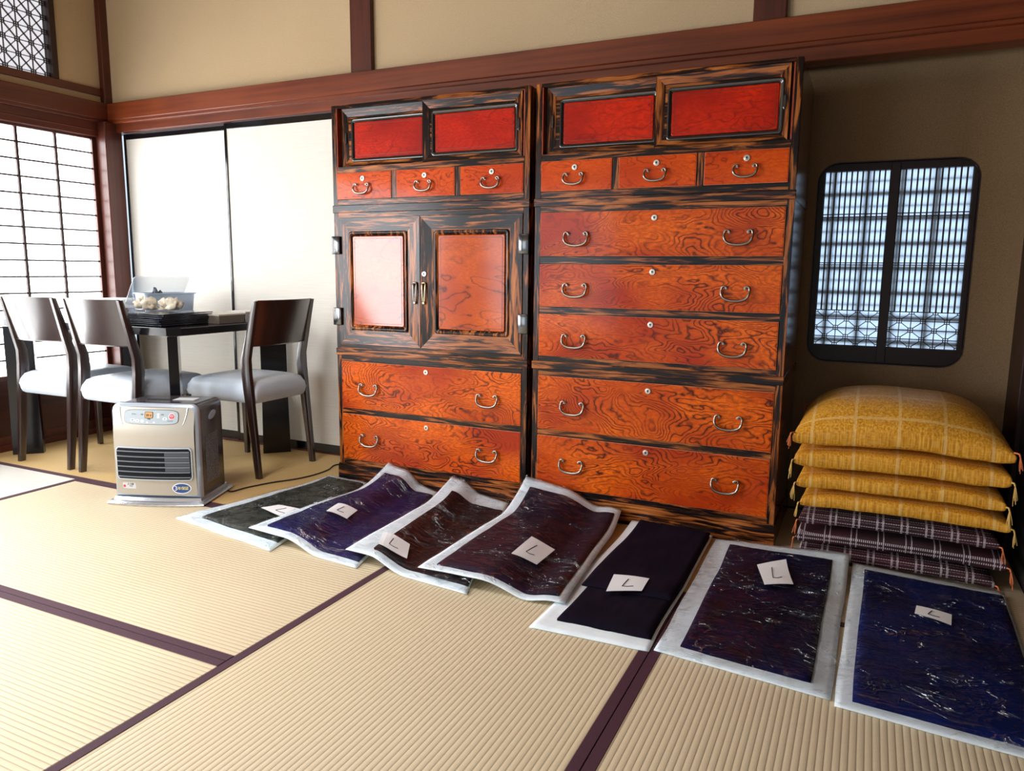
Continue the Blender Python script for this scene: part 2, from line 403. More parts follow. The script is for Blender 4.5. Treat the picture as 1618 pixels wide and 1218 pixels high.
# paper window doors (shoji) of the left wall
def shoji(n, y0, y1, bays, x=XL):
    d = bpy.data.objects.new('window_%d' % n, None); C.objects.link(d); d['kind'] = 'structure'; d.location = (x, y0, 0)
    w = y1 - y0; ft = 0.030
    bm = B(); box(bm, -0.024, -0.020, ft, w - ft, 0.40, 1.77); obj('window_paper', bm, SHOJIP, d)
    bm = B(); box(bm, -0.03, 0.0, 0, ft, 0.03, 1.80, 0.002); box(bm, -0.03, 0.0, w - ft, w, 0.03, 1.80, 0.002)
    box(bm, -0.03, 0, ft, w - ft, 1.772, 1.80, 0.002); box(bm, -0.03, 0, ft, w - ft, 0.385, 0.415, 0.002); box(bm, -0.03, 0, ft, w - ft, 0.03, 0.08, 0.002)
    obj('window_frame', bm, POSTZ, d)
    bm = B(); box(bm, -0.022, -0.008, ft, w - ft, 0.08, 0.385); obj('lower_board', bm, wood('skirt_board', (0.030, 0.006, 0.004), (0.07, 0.015, 0.009), 'y', 0.3, 0.3), d)
    bm = B()
    for k in range(1, bays): 
        yy = ft + (w - 2 * ft) * k / bays; box(bm, -0.020, -0.006, yy - 0.0070, yy + 0.0070, 0.415, 1.772)
    z = 1.785 - 0.0918
    while z > 0.43:
        box(bm, -0.020, -0.008, ft, w - ft, z - 0.0046, z + 0.0046); z -= 0.0918
    obj('window_lattice', bm, LATT, d)
shoji(1, -0.658, 0.288, 4)
shoji(2, -1.552, -0.660, 4)
shoji(3, -2.56, -1.66, 4)
# glass doors further on (outside the view) whose daylight is the area lamp in front of them
struct_box('door_9', plain('frosted_glass_door', (0.7, 0.75, 0.8), 0.3), XL - .03, XL - .01, -4.6, -2.58, 0.03, 1.8)

# latticed transom (ranma) above the left beam
rm = bpy.data.objects.new('window_4', None); C.objects.link(rm); rm['kind'] = 'structure'; rm.location = (XL, 0, 0)
bm = B(); box(bm, -0.045, -0.041, -0.93, 0.06, 2.075, 2.62); obj('window_paper', bm, RANMAP, rm)
bm = B(); box(bm, -0.05, 0.012, 0.044, 0.078, 2.072, 2.64, .002); box(bm, -0.05, 0.012, -0.96, -0.93, 2.072, 2.64, .002); box(bm, -0.05, 0.012, -0.93, 0.05, 2.60, 2.64, .002)
obj('window_frame', bm, POSTD, rm)
def bar(bm, a, b, w, d, axis):       # thin lattice bar between 2-D points; axis 'y': plane y,z on wall x; axis 'x': plane x,z
    (p, q), (s, t) = a, b; L = math.hypot(s - p, t - q)
    if L < 1e-6: return
    nx, nz = -(t - q) / L * w / 2, (s - p) / L * w / 2
    cs = [(p + nx, q + nz), (p - nx, q - nz), (s - nx, t - nz), (s + nx, t + nz)]
    if axis == 'x': loft(bm, [[(x, d[0], z) for x, z in cs], [(x, d[1], z) for x, z in cs]])
    else: loft(bm, [[(d[0], y, z) for y, z in cs], [(d[1], y, z) for y, z in cs]])
bm = B(); s = 0.0765; y0 = 0.0305; z0 = 2.088; D = (-0.030, -0.020)
D2 = (-0.0305, -0.0195)
for i in range(13):
    bar(bm, (y0 - i * s, 2.072), (y0 - i * s, 2.60), 0.0026, D, 'y')
for j in range(7):
    bar(bm, (-0.93, z0 + j * s), (0.045, z0 + j * s), 0.0026, D2, 'y')
q = 0.0115
for i in range(-1, 13):
    for j in range(-1, 7):
        cy, cz = y0 - i * s, z0 + j * s
        inside = lambda yy, zz: -0.93 < yy < 0.046 and 2.072 < zz < 2.60
        if inside(cy, cz):
            for a, b in (((-q, -q), (q, -q)), ((q, -q), (q, q)), ((q, q), (-q, q)), ((-q, q), (-q, -q))):
                bar(bm, (min(cy + a[0], .046), cz + a[1]), (min(cy + b[0], .046), cz + b[1]), 0.0024, (-0.031, -0.019), 'y')
        for (a, b) in (((-q, q), (-s + q, s - q)), ((-s + q, q), (-q, s - q))):
            P0, P1 = (cy + a[0], cz + a[1]), (cy + b[0], cz + b[1])
            if inside(*P0) and inside(*P1): bar(bm, P0, P1, 0.0024, (-0.0315, -0.0185), 'y')
            elif cy > 0.045:
                mid = ((P0[0] + P1[0]) / 2, (P0[1] + P1[1]) / 2)
                for E in (P0, P1):
                    if inside(*E) : bar(bm, E, mid, 0.0024, (-0.0315, -0.0185), 'y')
obj('window_lattice', bm, POSTD, rm)

# small latticed window in the alcove wall
sw = bpy.data.objects.new('window_5', None); C.objects.link(sw); sw['kind'] = 'structure'; sw.location = (0, YA, 0)
mw, ntw, bw = mat('window_paper_translucent')
ntw.nodes.remove(bw); tr = N(ntw, 'ShaderNodeBsdfTranslucent', {'Color': (0.85, 0.9, 0.95, 1)})
ntw.links.new(tr.outputs[0], ntw.nodes['Material Output'].inputs[0])
bm = B(); box(bm, WX0 + .01, WX1 - .01, 0.0445, 0.0455, WZ0 + .01, WZ1 - .01)
bmesh.ops.delete(bm, geom=[f for f in bm.faces if f.calc_center_median().y > 0.0454 or abs(f.normal.y) < .5], context='FACES')
obj('window_paper', bm, mw, sw)
SWF = plain('dark_red_frame', (0.022, 0.004, 0.003), 0.45)
bm = B()
i1 = rr_pts(WX0 + .022, WX1 - .016, WZ0 + .066, WZ1 - .030, 0.002, 6)
ring_y(bm, rr_pts(WX0 - .002, WX1 + .002, WZ0 - .002, WZ1 + .002, 0.075, 6), i1, 0.018, 0.044)
box(bm, 1.903, 1.936, 0.010, 0.040, WZ0 + .005, WZ1 - .005, 0.001)
obj('window_frame', bm, SWF, sw)
bm = B(); ring_y(bm, rr_pts(WX0 - .004, WX1 + .004, WZ0 - .004, WZ1 + .004, 0.078, 6), rr_pts(WX0, WX1, WZ0, WZ1, 0.075, 6), -0.003, 0.03)
obj('opening_edge', bm, SWF, sw)
bm = B(); px = [(WX0 + .022, 1.903), (1.936, WX1 - .016)]; zt, zk, zb = WZ1 - .030, 0.868, WZ0 + .066
for a, b in px:
    n = 12; w_ = (b - a) / n
    for k in range(n + 1): box(bm, a + k * w_ - .0030, a + k * w_ + .0030, 0.030, 0.040, zk, zt)
    for zz in (1.262, 1.250, 1.064, 1.056, zk): box(bm, a, b, 0.0285, 0.0395, zz - .0018, zz + .0018)
    nc, nr = 6, 4; cw, rh = (b - a) / nc, (zk - zb) / nr
    for k in range(nc + 1): box(bm, a + k * cw - .0016, a + k * cw + .0016, 0.031, 0.040, zb, zk)
    for k in range(nr + 1): box(bm, a, b, 0.0295, 0.0385, zb + k * rh - .0016, zb + k * rh + .0016)
    q = 0.0085
    for i in range(nc + 1):
        for j in range(nr + 1):
            if (i + j) % 2: continue
            cx, cz = a + i * cw, zk - j * rh
            for da, db in (((-q, -q), (q, -q)), ((q, -q), (q, q)), ((q, q), (-q, q)), ((-q, q), (-q, -q))):
                bar(bm, (max(a, min(b, cx + da[0])), max(zb, min(zk, cz + da[1]))), (max(a, min(b, cx + db[0])), max(zb, min(zk, cz + db[1]))), 0.0028, (0.028, 0.038), 'x')
            for sx in (-1, 1):
                x2, z2 = cx + sx * cw, cz - rh
                if a - 1e-3 <= x2 <= b + 1e-3 and z2 >= zb - 1e-3:
                    bar(bm, (cx + sx * q, cz - q), (x2 - sx * q, z2 + q), 0.0030, (0.0275, 0.0375), 'x')
obj('window_lattice', bm, POSTD, sw)
bm = B()
x = WX0 + .05
for k in range(5):
    xx = WX0 + 0.06 + k * 0.125; box(bm, xx - .009, xx + .009, 0.052, 0.058, WZ0 - .05, WZ1 + .05)
for k in range(9):
    zz = WZ1 - 0.02 - k * 0.100; t_ = 0.0095; box(bm, WX0 - .05, WX1 + .05, 0.0505, 0.0565, zz - t_, zz + t_)
    zz -= 0.05; box(bm, WX0 - .05, WX1 + .05, 0.050, 0.054, zz - .0035, zz + .0035)
obj('outer_lattice', bm, LATT, sw)

# ------------------------------------------------------------------ the two storage chests
CW = 0.995
def bail(bm, cx, cz, w, y=-0.004):
    k = w / 0.105
    P = [(-.030, .012), (-.037, .018), (-.0465, .017), (-.0505, .004), (-.049, -.010), (-.043, -.022), (-.030, -.030), (-.012, -.034), (.012, -.034), (.030, -.030), (.043, -.022), (.049, -.010), (.0505, .004), (.0465, .017), (.037, .018), (.030, .012)]
    n = len(P)
    tube(bm, [(cx + a * k, y - 0.010 - (0.006 if 3 < i < n - 4 else 0), cz + b * k) for i, (a, b) in enumerate(P)], lambda t: (0.0032 + 0.0022 * math.sin(math.pi * t)) * (0.6 + .4 * k), 8, 3)
    for s_ in (-1, 1):
        disc_y(bm, cx + s_ * .034 * k, cz + .012 * k, 0.0062 * k, y - .004, y, 12, 0, 0.001)
        tube(bm, [(cx + s_ * .034 * k, y, cz + .013 * k), (cx + s_ * .034 * k, y - .015, cz + .013 * k)], 0.0030, 8, 1)
def handle(parent, cx, cz, w, label=None):
    bm = B(); bail(bm, cx, cz, w); o = obj('handle', bm, SILVER, parent, label='antique silver bail handle'); smooth_angle(o, 50)
def keyhole(parent, cx, cz, r=0.0115, y=-0.004):
    bm = B(); disc_y(bm, cx, cz, r, y - 0.004, y, 24, 0, 0.0015); disc_y(bm, cx, cz, r * .62, y - .0055, y - .003, 20, 0, 0.001)
    disc_y(bm, cx, cz + .001, r * .32, y - .0062, y - .004, 12, 1); box(bm, cx - .0010, cx + .0010, y - .0062, y - .004, cz - r * .5, cz, m=1)
    obj('keyhole', bm, [SILVER2, DARKGAP], parent, label='round silver keyhole plate')
def drawer(parent, x0, x1, z0, z1, m, pulls, key, w):
    bm = B(); g = 0.0012
    box(bm, x0 + g, x1 - g, -0.003, 0.03, z0 + g, z1 - g, 0.0008, m=1)
    e = 0.0034
    box(bm, x0 + g + e, x1 - g - e, -0.0040, 0.02, z0 + g + e, z1 - g - e, 0.0006, m=0)
    d = obj('drawer', bm, [m, EDGE], parent)
    for p in pulls: handle(d, p[0], p[1], w)
    keyhole(d, *key)
def panel_stack(bm_frame, bm_pan, x0, x1, z0, z1, y, lip=0.022, r=0.016):
    o_ = rr_pts(x0, x1, z0, z1, r); i_ = rr_pts(x0 + lip, x1 - lip, z0 + lip, z1 - lip, r * .6)
    rings = []
    for t, dy in ((0, 0.002), (0.12, -0.004), (0.30, -0.006), (0.55, -0.004), (0.8, 0.001), (1.0, 0.004)):
        rings.append([(a[0] + (b[0] - a[0]) * t, y + dy, a[1] + (b[1] - a[1]) * t) for a, b in zip(o_, i_)])
    loft(bm_frame, rings, cap0=False, cap1=False)
    prism_y(bm_pan, i_, y - 0.001, y + 0.012, 0.003)
    a_ = rr_pts(x0 + lip + .010, x1 - lip - .010, z0 + lip + .010, z1 - lip - .010, .006); b_ = rr_pts(x0 + lip + .0118, x1 - lip - .0118, z0 + lip + .0118, z1 - lip - .0118, .005)
    ring_y(bm_pan, a_, b_, y - 0.0016, y, m=1)
def mitre(parent, name, x0, x1, z0, z1, wd, y0, y1):
    a, b = [(x0, z0), (x1, z0), (x1, z1), (x0, z1)], [(x0 + wd, z0 + wd), (x1 - wd, z0 + wd), (x1 - wd, z1 - wd), (x0 + wd, z1 - wd)]
    for nm, idx, m in (('rail', ((0, 1), (2, 3)), EBX), ('stile', ((1, 2), (3, 0)), EBZ)):
        for i, j in idx:
            bm = B()
            q = [a[i], a[j], b[j], b[i]]
            loft(bm, [[(q[0][0], y0, q[0][1]), (q[1][0], y0, q[1][1]), (q[2][0], y0 + .004, q[2][1]), (q[3][0], y0 + .004, q[3][1])], [(p[0], y1, p[1]) for p in q]])
            obj(name + '_' + nm, bm, m, parent)
def chest(label, x, kind):
    t = thing('storage_chest', label, 'chest of drawers', (x, 0, 0))
    H = 1.75; Dp = 0.52
    bm = B(); box(bm, 0.001, CW - .001, 0.036, Dp, 0.0, H - .001, 0.001)
    obj('carcass', bm, SIDEW, t)
    bm = B(); box(bm, 0.02, CW - .02, 0.034, 0.0365, .02, H - .02); obj('back_panel', bm, DARKGAP, t)
    # side cheeks
    bm = B()
    bm.free()
    for a, b in ((0.0, 0.026), (CW - .026, CW)):
        bm = B(); box(bm, a, b, 0, 0.036, 0.08, H, 0.0015); obj('front_post', bm, EBZ, t)
    rails = [(1.735, 1.75, 0), (1.452, 1.479, 0), (1.308, 1.333, 0), (1.252, 1.275, 0), (0.646, 0.669, 0), (0.588, 0.615, 0), (0.335, 0.360, 0), (0.08, 0.110, 0)]
    if kind == 'drawers': rails += [(1.047, 1.0765, 0), (0.845, 0.873, 0)]
    for a, b, _ in rails: bm = B(); box(bm, 0.025, CW - .025, 0.0006, 0.036, a, b, 0.001); obj('front_rail', bm, EBX, t)
    for a, b in ((0.324, 0.350), (0.648, 0.674)): bm = B(); box(bm, a, b, 0.0006, 0.036, 1.333, 1.452, 0.001); obj('drawer_divider', bm, EBZ, t)
    for a, b in ((1.274, 1.308), (0.614, 0.647)): bm = B(); box(bm, -0.003, CW + .003, -0.005, 0.5, a, b, 0.002); obj('unit_band', bm, EBX, t)
    bm = B(); box(bm, -0.005, CW + .005, -0.008, Dp, 0.0, 0.080, 0.002); box(bm, -0.003, CW + .003, -0.005, Dp, 0.080, 0.088, 0.002)
    obj('plinth', bm, EBX, t)
    # upper opening lined in red wood, with two sliding doors
    for a in (0.026, CW - .030): bm = B(); box(bm, a, a + .004, 0.002, 0.04, 1.479, 1.735); obj('jamb', bm, JAMB, t)
    for a, b, y, pa, pb, hx in ((0.040, 0.510, 0.022, 0.105, 0.482, 0.062), (0.482, 0.955, 0.008, 0.540, 0.925, 0.940)):
        bm = B(); box(bm, a, b, y + 0.006, y + .016, 1.479, 1.735); d = obj('sliding_door', bm, EBX, t)
        mitre(d, 'door', a, b, 1.479, 1.735, 0.034, y, y + .010)
        bf_, bp = B(), B(); panel_stack(bf_, bp, pa - .014, pb + .014 if b > .6 else 0.490, 1.500, 1.692, y + .003, 0.018, 0.012)
        obj('door_moulding', bf_, BLACKM, d, True); obj('door_panel', bp, [BURLR, INLAY], d, label='red burl door panel')
        bm = B(); c = [(hx + .0075 * math.cos(k * math.pi / 8) * (1 if abs(math.sin(k * math.pi / 8)) > .5 else .75), 1.607 + .026 * math.sin(k * math.pi / 8)) for k in range(16)]
        prism_y(bm, c, y - .003, y + .002, 0.002); obj('finger_pull', bm, BLACKM, d)
    # three small drawers
    for a, b, hx in ((0.026, 0.324, 0.168), (0.350, 0.648, 0.495), (0.674, CW - .026, 0.822)):
        drawer(t, a, b, 1.333, 1.452, BURLS, [(hx, 1.385)], (hx + .003, 1.423), 0.086)
    if kind == 'doors':
        for a, b, pa, pb, flip in ((0.027, 0.4705, 0.085, 0.406, 0), (0.4735, CW - .027, 0.543, 0.910, 1)):
            z0, z1 = 0.670, 1.251
            bm = B(); box(bm, a, b, 0.004, 0.03, z0, z1); d = obj('hinged_door', bm, EBZ, t)
            mitre(d, 'door', a, b, z0, z1, (pa - a + .006), -0.006, 0.006)
            bf_, bp = B(), B(); panel_stack(bf_, bp, pa, pb, 0.738, 1.190, -0.003, 0.022, 0.014)
            obj('door_moulding', bf_, EBZ, d, True); obj('door_panel', bp, [BURLD, INLAY], d, label='burl wood door panel')
            hx = 0.447 if not flip else 0.494
            bm = B()
            for s_ in (-1, 1): tube(bm, [(hx + s_ * .0085, -.010, .956), (hx + s_ * .007, -.013, .92), (hx + s_ * .003, -.013, .868)], lambda q_: 0.0042 - .0015 * q_, 8, 3)
            tube(bm, [(hx - .009, -.010, .958), (hx, -.012, .962), (hx + .009, -.010, .958)], 0.004, 8, 3); disc_y(bm, hx, .872, .006, -.016, -.006, 12, 0, .001)
            obj('pull_ring', bm, plain('brass', (0.55, 0.5, 0.32), 0.3, 1.0) if flip else SILVER, d, True)
            if flip: keyhole(d, 0.495, 1.0, 0.0115, -0.006)
            for zc in (1.127, 0.798):
                cx = 0.019 if not flip else CW - .016
                bm = B(); box(bm, cx - .023, cx + .023, -0.018, 0.0, zc - .041, zc + .041, 0.003, 2)
                o = obj('hinge', bm, BLACKM, d, label='glossy dark metal hinge plate'); smooth_angle(o, 50)
        big = [(0.360, 0.588, 0.466, 0.562), (0.110, 0.335, 0.222, 0.307)]
    else:
        big = [(1.0765, 1.252, 1.153, 1.222), (0.873, 1.047, 0.950, 1.018), (0.669, 0.845, 0.745, 0.816), (0.360, 0.588, 0.468, 0.556), (0.110, 0.335, 0.222, 0.308)]
    for z0, z1, hz, kz in big:
        drawer(t, 0.026, CW - .026, z0, z1, BURL, [(0.185, hz), (0.811, hz)], (0.498, kz), 0.105)
    return t
chest('tall dark striped wood chest with paired hinged doors, beside the white sliding doors', -0.415, 'doors')
chest('tall dark striped wood chest of five wide orange drawers, beside the cushion stack', 0.605, 'drawers')

# ------------------------------------------------------------------ chairs
def chair(label, loc, rz):
    t = thing('dining_chair', label, 'chair', loc, rz, 'dining chairs around the black table')
    w = 0.195                                  # half width to post centre; rear at y=0, front +y
    for s_ in (-1, 1):
        bm = B(); rings = []
        for z, y, dy, dx in ((0, -0.004, .016, .012), (0.44, 0.040, .025, .015), (0.52, 0.047, .026, .015), (0.585, 0.046, .024, .0145), (0.865, -0.028, .012, .012)):
            rings.append([(s_ * w + a * dx, y + b * dy, z) for a, b in ((-1, -.7), (-.7, -1), (.7, -1), (1, -.7), (1, .7), (.7, 1), (-.7, 1), (-1, .7))])
        loft(bm, rings); o = obj('rear_leg', bm, CHWOOD, t); smooth_angle(o, 50)
        bm = B(); loft(bm, [[(s_ * (w - .012) + a * d, 0.445 + b * d, z) for a, b in ((-1, -.8), (-.8, -1), (.8, -1), (1, -.8), (1, .8), (.8, 1), (-.8, 1), (-1, .8))] for z, d in ((0, .012), (0.36, .017), (0.385, .017))])
        obj('front_leg', bm, CHWOOD, t)
    # curved back panel
    bm = B(); n = 14; rings = []
    for i in range(n + 1):
        u = -1 + 2 * i / n; x = u * (w - .006); bow = -0.034 * (1 - u * u)
        ring = []
        for z, off in ((0.645, .026), (0.65, .030), (0.76, .001), (0.855, -.024), (0.868, -.028)):
            ring.append((x, off + bow + .006, z))
        back = [(p[0], p[1] - .014, p[2]) for p in reversed(ring)]
        rings.append(ring + back)
    loft(bm, rings); o = obj('backrest', bm, CHWOOD, t); smooth_angle(o, 35)
    # padded seat
    bm = B(); N_ = 14; top = []; 
    def sp(u, v):
        k = (1 - abs(u) ** 14) * (1 - abs(v) ** 14)
        return k ** .42
    g = [[None] * (N_ + 1) for _ in range(N_ + 1)]; h = [[None] * (N_ + 1) for _ in range(N_ + 1)]
    for i in range(N_ + 1):
        for j in range(N_ + 1):
            u = math.sin((-1 + 2 * i / N_) * math.pi / 2); v = math.sin((-1 + 2 * j / N_) * math.pi / 2)
            wd = .182 + (.018 * (v + 1) / 2); x = u * wd; y = 0.232 + v * .223
            g[i][j] = bm.verts.new((x, y, 0.412 + .066 * sp(u, v) + .010 * (1 - u * u) * (1 - v * v))); h[i][j] = bm.verts.new((x, y, 0.412 - .048 * min(1, sp(u, v) * 1.5)))
    for i in range(N_):
        for j in range(N_):
            bm.faces.new((g[i][j], g[i + 1][j], g[i + 1][j + 1], g[i][j + 1])); bm.faces.new((h[i][j + 1], h[i + 1][j + 1], h[i + 1][j], h[i][j]))
    bmesh.ops.remove_doubles(bm, verts=bm.verts, dist=1e-4)
    edge = [e for e in bm.edges if e.is_boundary]
    bmesh.ops.bridge_loops(bm, edges=edge) if edge else None
    obj('seat', bm, SEATM, t, True)
    return t
ch = chair('espresso dining chair with white seat, rightmost, its back toward the tall chests', (-0.775, 0.02, 0), math.radians(90))
dup(ch, 'espresso dining chair with white seat, standing right behind the silver heater', (-1.447, -0.478, 0), 0)
dup(ch, 'espresso dining chair with white seat, leftmost, glare on its back, nearest the paper windows', (-1.930, -0.478, 0), math.radians(1))

# ------------------------------------------------------------------ table
tb = thing('dining_table', 'black rectangular dining table with slanting board legs beside the white sliding doors', 'table', (-1.667, -0.04, 0))
bm = B(); hx, hy, c = 0.655, 0.385, 0.045
pts = [(-hx + c, -hy), (hx - c, -hy), (hx, -hy + c), (hx, hy - c), (hx - c, hy), (-hx + c, hy), (-hx, hy - c), (-hx, -hy + c)]
loft(bm, [[(x, y, z) for x, y in pts] for z in (0.703, 0.737)] + [[(x * .996, y * .994, 0.740) for x, y in pts]])
obj('tabletop', bm, TABLEM, tb)
for sx in (-1, 1):
    for sy in (-1, 1):
        bm = B(); cx, cy = sx * (hx - .070), sy * (hy - .060)
        dx, dy = sx * .7071, sy * .7071      # diagonal across the corner: board lies perpendicular to it
        for L, T in ((.068, .022),):
            lx, ly = dx * L, dy * L; tx, ty = -dy * T, dx * T
            loft(bm, [[(cx + a * lx * k + b * tx, cy + a * ly * k + b * ty, z) for a, b in ((-1, -1), (1, -1), (1, 1), (-1, 1))] for z, k in ((0.0, 1.08), (0.35, 1.0), (0.70, 1.0))])
        lg = obj('leg', bm, TABLEM, tb)
# ------------------------------------------------------------------ things on the table
bm = B(); box(bm, -0.17, 0.17, -0.14, 0.14, 0, 0.035, 0.006, 2)
bc = thing('flat_case', 'flat black case lying under the clear storage box on the table', 'case', (-1.66, 0.09, 0.7405), 0.05)
obj('case_body', bm, plain('case_black', (0.01, 0.012, 0.02), 0.4), bc)
mc, ntc, bcx = mat('clear_box_plastic')
bcx.inputs['Base Color'].default_value = (0.62, 0.74, 0.88, 1); bcx.inputs['Roughness'].default_value = 0.25
bcx.inputs['Alpha'].default_value = 0.62; 
mc2, ntc2, bc2 = mat('clear_lid_plastic')
bc2.inputs['Base Color'].default_value = (0.80, 0.88, 0.95, 1); bc2.inputs['Roughness'].default_value = 0.2; bc2.inputs['Alpha'].default_value = 0.35
sb = thing('storage_box', 'clear bluish plastic storage box with its lid propped open on the table', 'storage box', (-1.65, 0.075, 0.776), math.radians(70.5))
bm = B()
def rrxy(hx_, hy_, r, z): return [(x, y, z) for x, y in rr_pts(-hx_, hx_, -hy_, hy_, r, 4)]
loft(bm, [rrxy(.125, .078, .02, 0), rrxy(.133, .086, .02, .098), rrxy(.140, .094, .02, .100), rrxy(.140, .094, .02, .105), rrxy(.131, .084, .02, .105), rrxy(.123, .076, .02, .004)])
obj('box_body', bm, mc, sb)
bm = B(); loft(bm, [rrxy(.150, .115, .02, 0), rrxy(.150, .115, .02, .006), rrxy(.142, .107, .02, .006), rrxy(.140, .105, .02, .003)])
ld = obj('box_lid', bm, mc2, sb); ld.location = (-.005, .085, .112); ld.rotation_euler = (math.radians(-42), 0, 0)
bm = B(); box(bm, .0, .115, -.065, .065, .006, .06, .012, 2); obj('box_contents', bm, plain('contents_blue_grey', (.16, .24, .36), .6, nscale=30, namp=.5), sb)
def crumple(bm, sx, sy, sz, seed, sub=3, amp=.35, fr=3.0):
    bmesh.ops.create_icosphere(bm, subdivisions=sub, radius=1)
    for v in bm.verts:
        n = noise.noise(v.co * fr + Vector((seed, seed * 2, 0))); n2 = noise.noise(v.co * fr * 2.3 + Vector((seed, 0, seed)))
        k = 1 + amp * n + amp * .5 * n2; v.co = Vector((v.co.x * sx * k, v.co.y * sy * k, max(v.co.z * k, -0.6) * sz))
dk = plain('dark_crumpled', (0.04, 0.05, 0.075), 0.35, nscale=60, namp=.6)
bm = B(); crumple(bm, .034, .036, .060, 3.1, 3, .6, 3.5)
tag(obj('crumpled_plastic', bm, dk), 'dark crumpled plastic poking out of the clear storage box', 'crumpled plastic').location = (-1.665, 0.035, 0.835)
# stack of folded dark garments in film
stk = plain('dark_film', (0.012, 0.02, 0.04), 0.22, 0, 0.9, 0.6, 25, .7)
spap = plain('film_paper_edge', (0.55, 0.62, 0.72), 0.5)
first = None
for k in range(7):
    bm = B(); n = 16; hx_, hy_ = 0.22, 0.150; z0 = 0.0; rings = []
    for i in range(n + 1):
        u = -1 + 2 * i / n
        zz = 0.010 * (u * u) * (1 if u < 0 else .3) + .0015 * math.sin(u * 5) + .0015
        rings.append([(u * hx_, -hy_, zz + .001), (u * hx_, -hy_, zz + .0045), (u * hx_, 0, zz + .007), (u * hx_, hy_, zz + .006), (u * hx_, hy_, zz + .001)])
    loft(bm, rings)
    o = obj('folded_garment', bm, stk, None, False)
    tag(o, ['folded dark garment in film on the table, bottom of the stack', 'folded dark garment in film on the table, second from the bottom', 'folded dark garment in film on the table, third from the bottom', 'folded dark garment in film on the table, middle of the stack', 'folded dark garment in film on the table, third from the top', 'folded dark garment in film on the table, second from the top', 'folded dark garment in film on the table, topmost under the white cloths'][k], 'folded garment', 'folded dark garments stacked on the table')
    o.location = (-1.345 + random.uniform(-.012, .012), -0.235 + random.uniform(-.01, .01), 0.7410 + k * 0.0085); o.rotation_euler = (0, 0, random.uniform(-.03, .03))
CRM = plain('cream_cloth', (0.80, 0.72, 0.58), 0.85, nscale=40, namp=.15, bstr=.3)
for k, (x, y, z, a, lb) in enumerate(((-1.475, -.21, 0.830, .3, 'cream crumpled cloth at the left end, on the dark garment stack'), (-1.39, -.24, 0.828, 1.2, 'cream crumpled cloth second from left on the dark garment stack'), (-1.31, -.21, 0.830, 2.2, 'cream crumpled cloth second from right on the dark garment stack'), (-1.225, -.23, 0.832, 2.9, 'cream crumpled cloth at the right end, on the dark garment stack'))):
    bm = B(); crumple(bm, .034, .030, .034, k * 3.3 + 1, 3, .9, 2.0)
    o = tag(obj('crumpled_cloth', bm, CRM, None, True), lb, 'cloth', 'cream crumpled cloths on the garment stack'); o.location = (x, y, z); o.rotation_euler = (0, 0, a)
gb = thing('flat_box', 'plain taupe cardboard box on the table beyond the dark garment stack', 'box', (-1.155, -0.026, 0.7405), 0.0)
bm = B(); box(bm, -.10, .10, -.084, .084, 0, .043, .001); obj('box_base', bm, plain('taupe_card', (0.16, 0.13, 0.10), .7), gb)
bm = B(); box(bm, -.102, .102, -.086, .086, .040, .048, .001); obj('lid', bm, plain('taupe_lid', (0.62, 0.58, 0.50), .7), gb)
m_, nt_, b_ = mat('speckled_card'); fs_ = noise_(nt_, coords(nt_), 260, 3, .7); nt_.links.new(ramp(nt_, fs_, [(.42, (.08, .07, .08)), (.5, (.5, .45, .45)), (.6, (.62, .58, .58))]), b_.inputs['Base Color'])
pb = thing('speckled_box', 'grey speckled box on the table beside the rightmost chair back', 'box', (-1.13, 0.152, 0.7405), 0.0)
bm = B(); box(bm, -.08, .075, -.085, .085, 0, .050, .001); obj('box_base', bm, m_, pb)
bm = B(); box(bm, -.0815, .0765, -.0865, .0865, .047, .054, .001); obj('lid', bm, plain('white_lid', (.7, .68, .64), .7), pb)
bm = B(); box(bm, -.12, .12, -.09, .09, 0, .10, .006, 2)
o = tag(obj('paper_bundle', bm, plain('bundle_white', (.85, .86, .88), .6)), 'white paper bundle on the table left of the storage box', 'paper bundle'); o.location = (-2.03, 0.08, 0.7405); o.rotation_euler = (0, 0, .1)
bm = B(); box(bm, -.06, .06, -.05, .05, 0, .045, .004, 2)
o = tag(obj('blue_packet', bm, plain('packet_blue', (.10, .22, .33), .4, nscale=40, namp=.5)), 'small blue packet on the table seen between the two near chairs', 'packet'); o.location = (-1.86, -.20, .7405)

# ------------------------------------------------------------------ fan heater
ht = thing('fan_heater', 'champagne and silver kerosene fan heater with dark louvred grille on the tatami', 'heater', (-0.9125, -0.562, 0.0), math.radians(21.8))
CHAMP = plain('champagne_metal', (0.42, 0.38, 0.32), 0.42, 0.35, 0.4)
SLV = plain('silver_paint', (0.46, 0.52, 0.60), 0.32, 0.35)
DSLV = plain('dark_silver_paint', (0.10, 0.09, 0.10), 0.26, 0.4, .4, .2)
GLB = plain('grille_black', (0.006, 0.007, 0.010), 0.6, 0, .15)
bm = B()
def bowpts(hw, y0, y1, bow, z, n=12, r=.02):
    f = [(-hw + 2 * hw * i / n, y0 - bow * (1 - (-1 + 2 * i / n) ** 2), z) for i in range(n + 1)]
    return f + [(hw, y0 + r, z), (hw, y1, z), (-hw, y1, z), (-hw, y0 + r, z)]
loft(bm, [bowpts(.212, -.145, .15, .020, .0015), bowpts(.216, -.148, .152, .020, .008), bowpts(.212, -.143, .15, .020, .014), bowpts(.196, -.125, .14, .016, .018), bowpts(.192, -.120, .138, .014, .030)])
o = obj('base_tray', bm, plain('tray_silver', (0.62, 0.65, 0.70), 0.22, .8), ht); smooth_angle(o, 40)
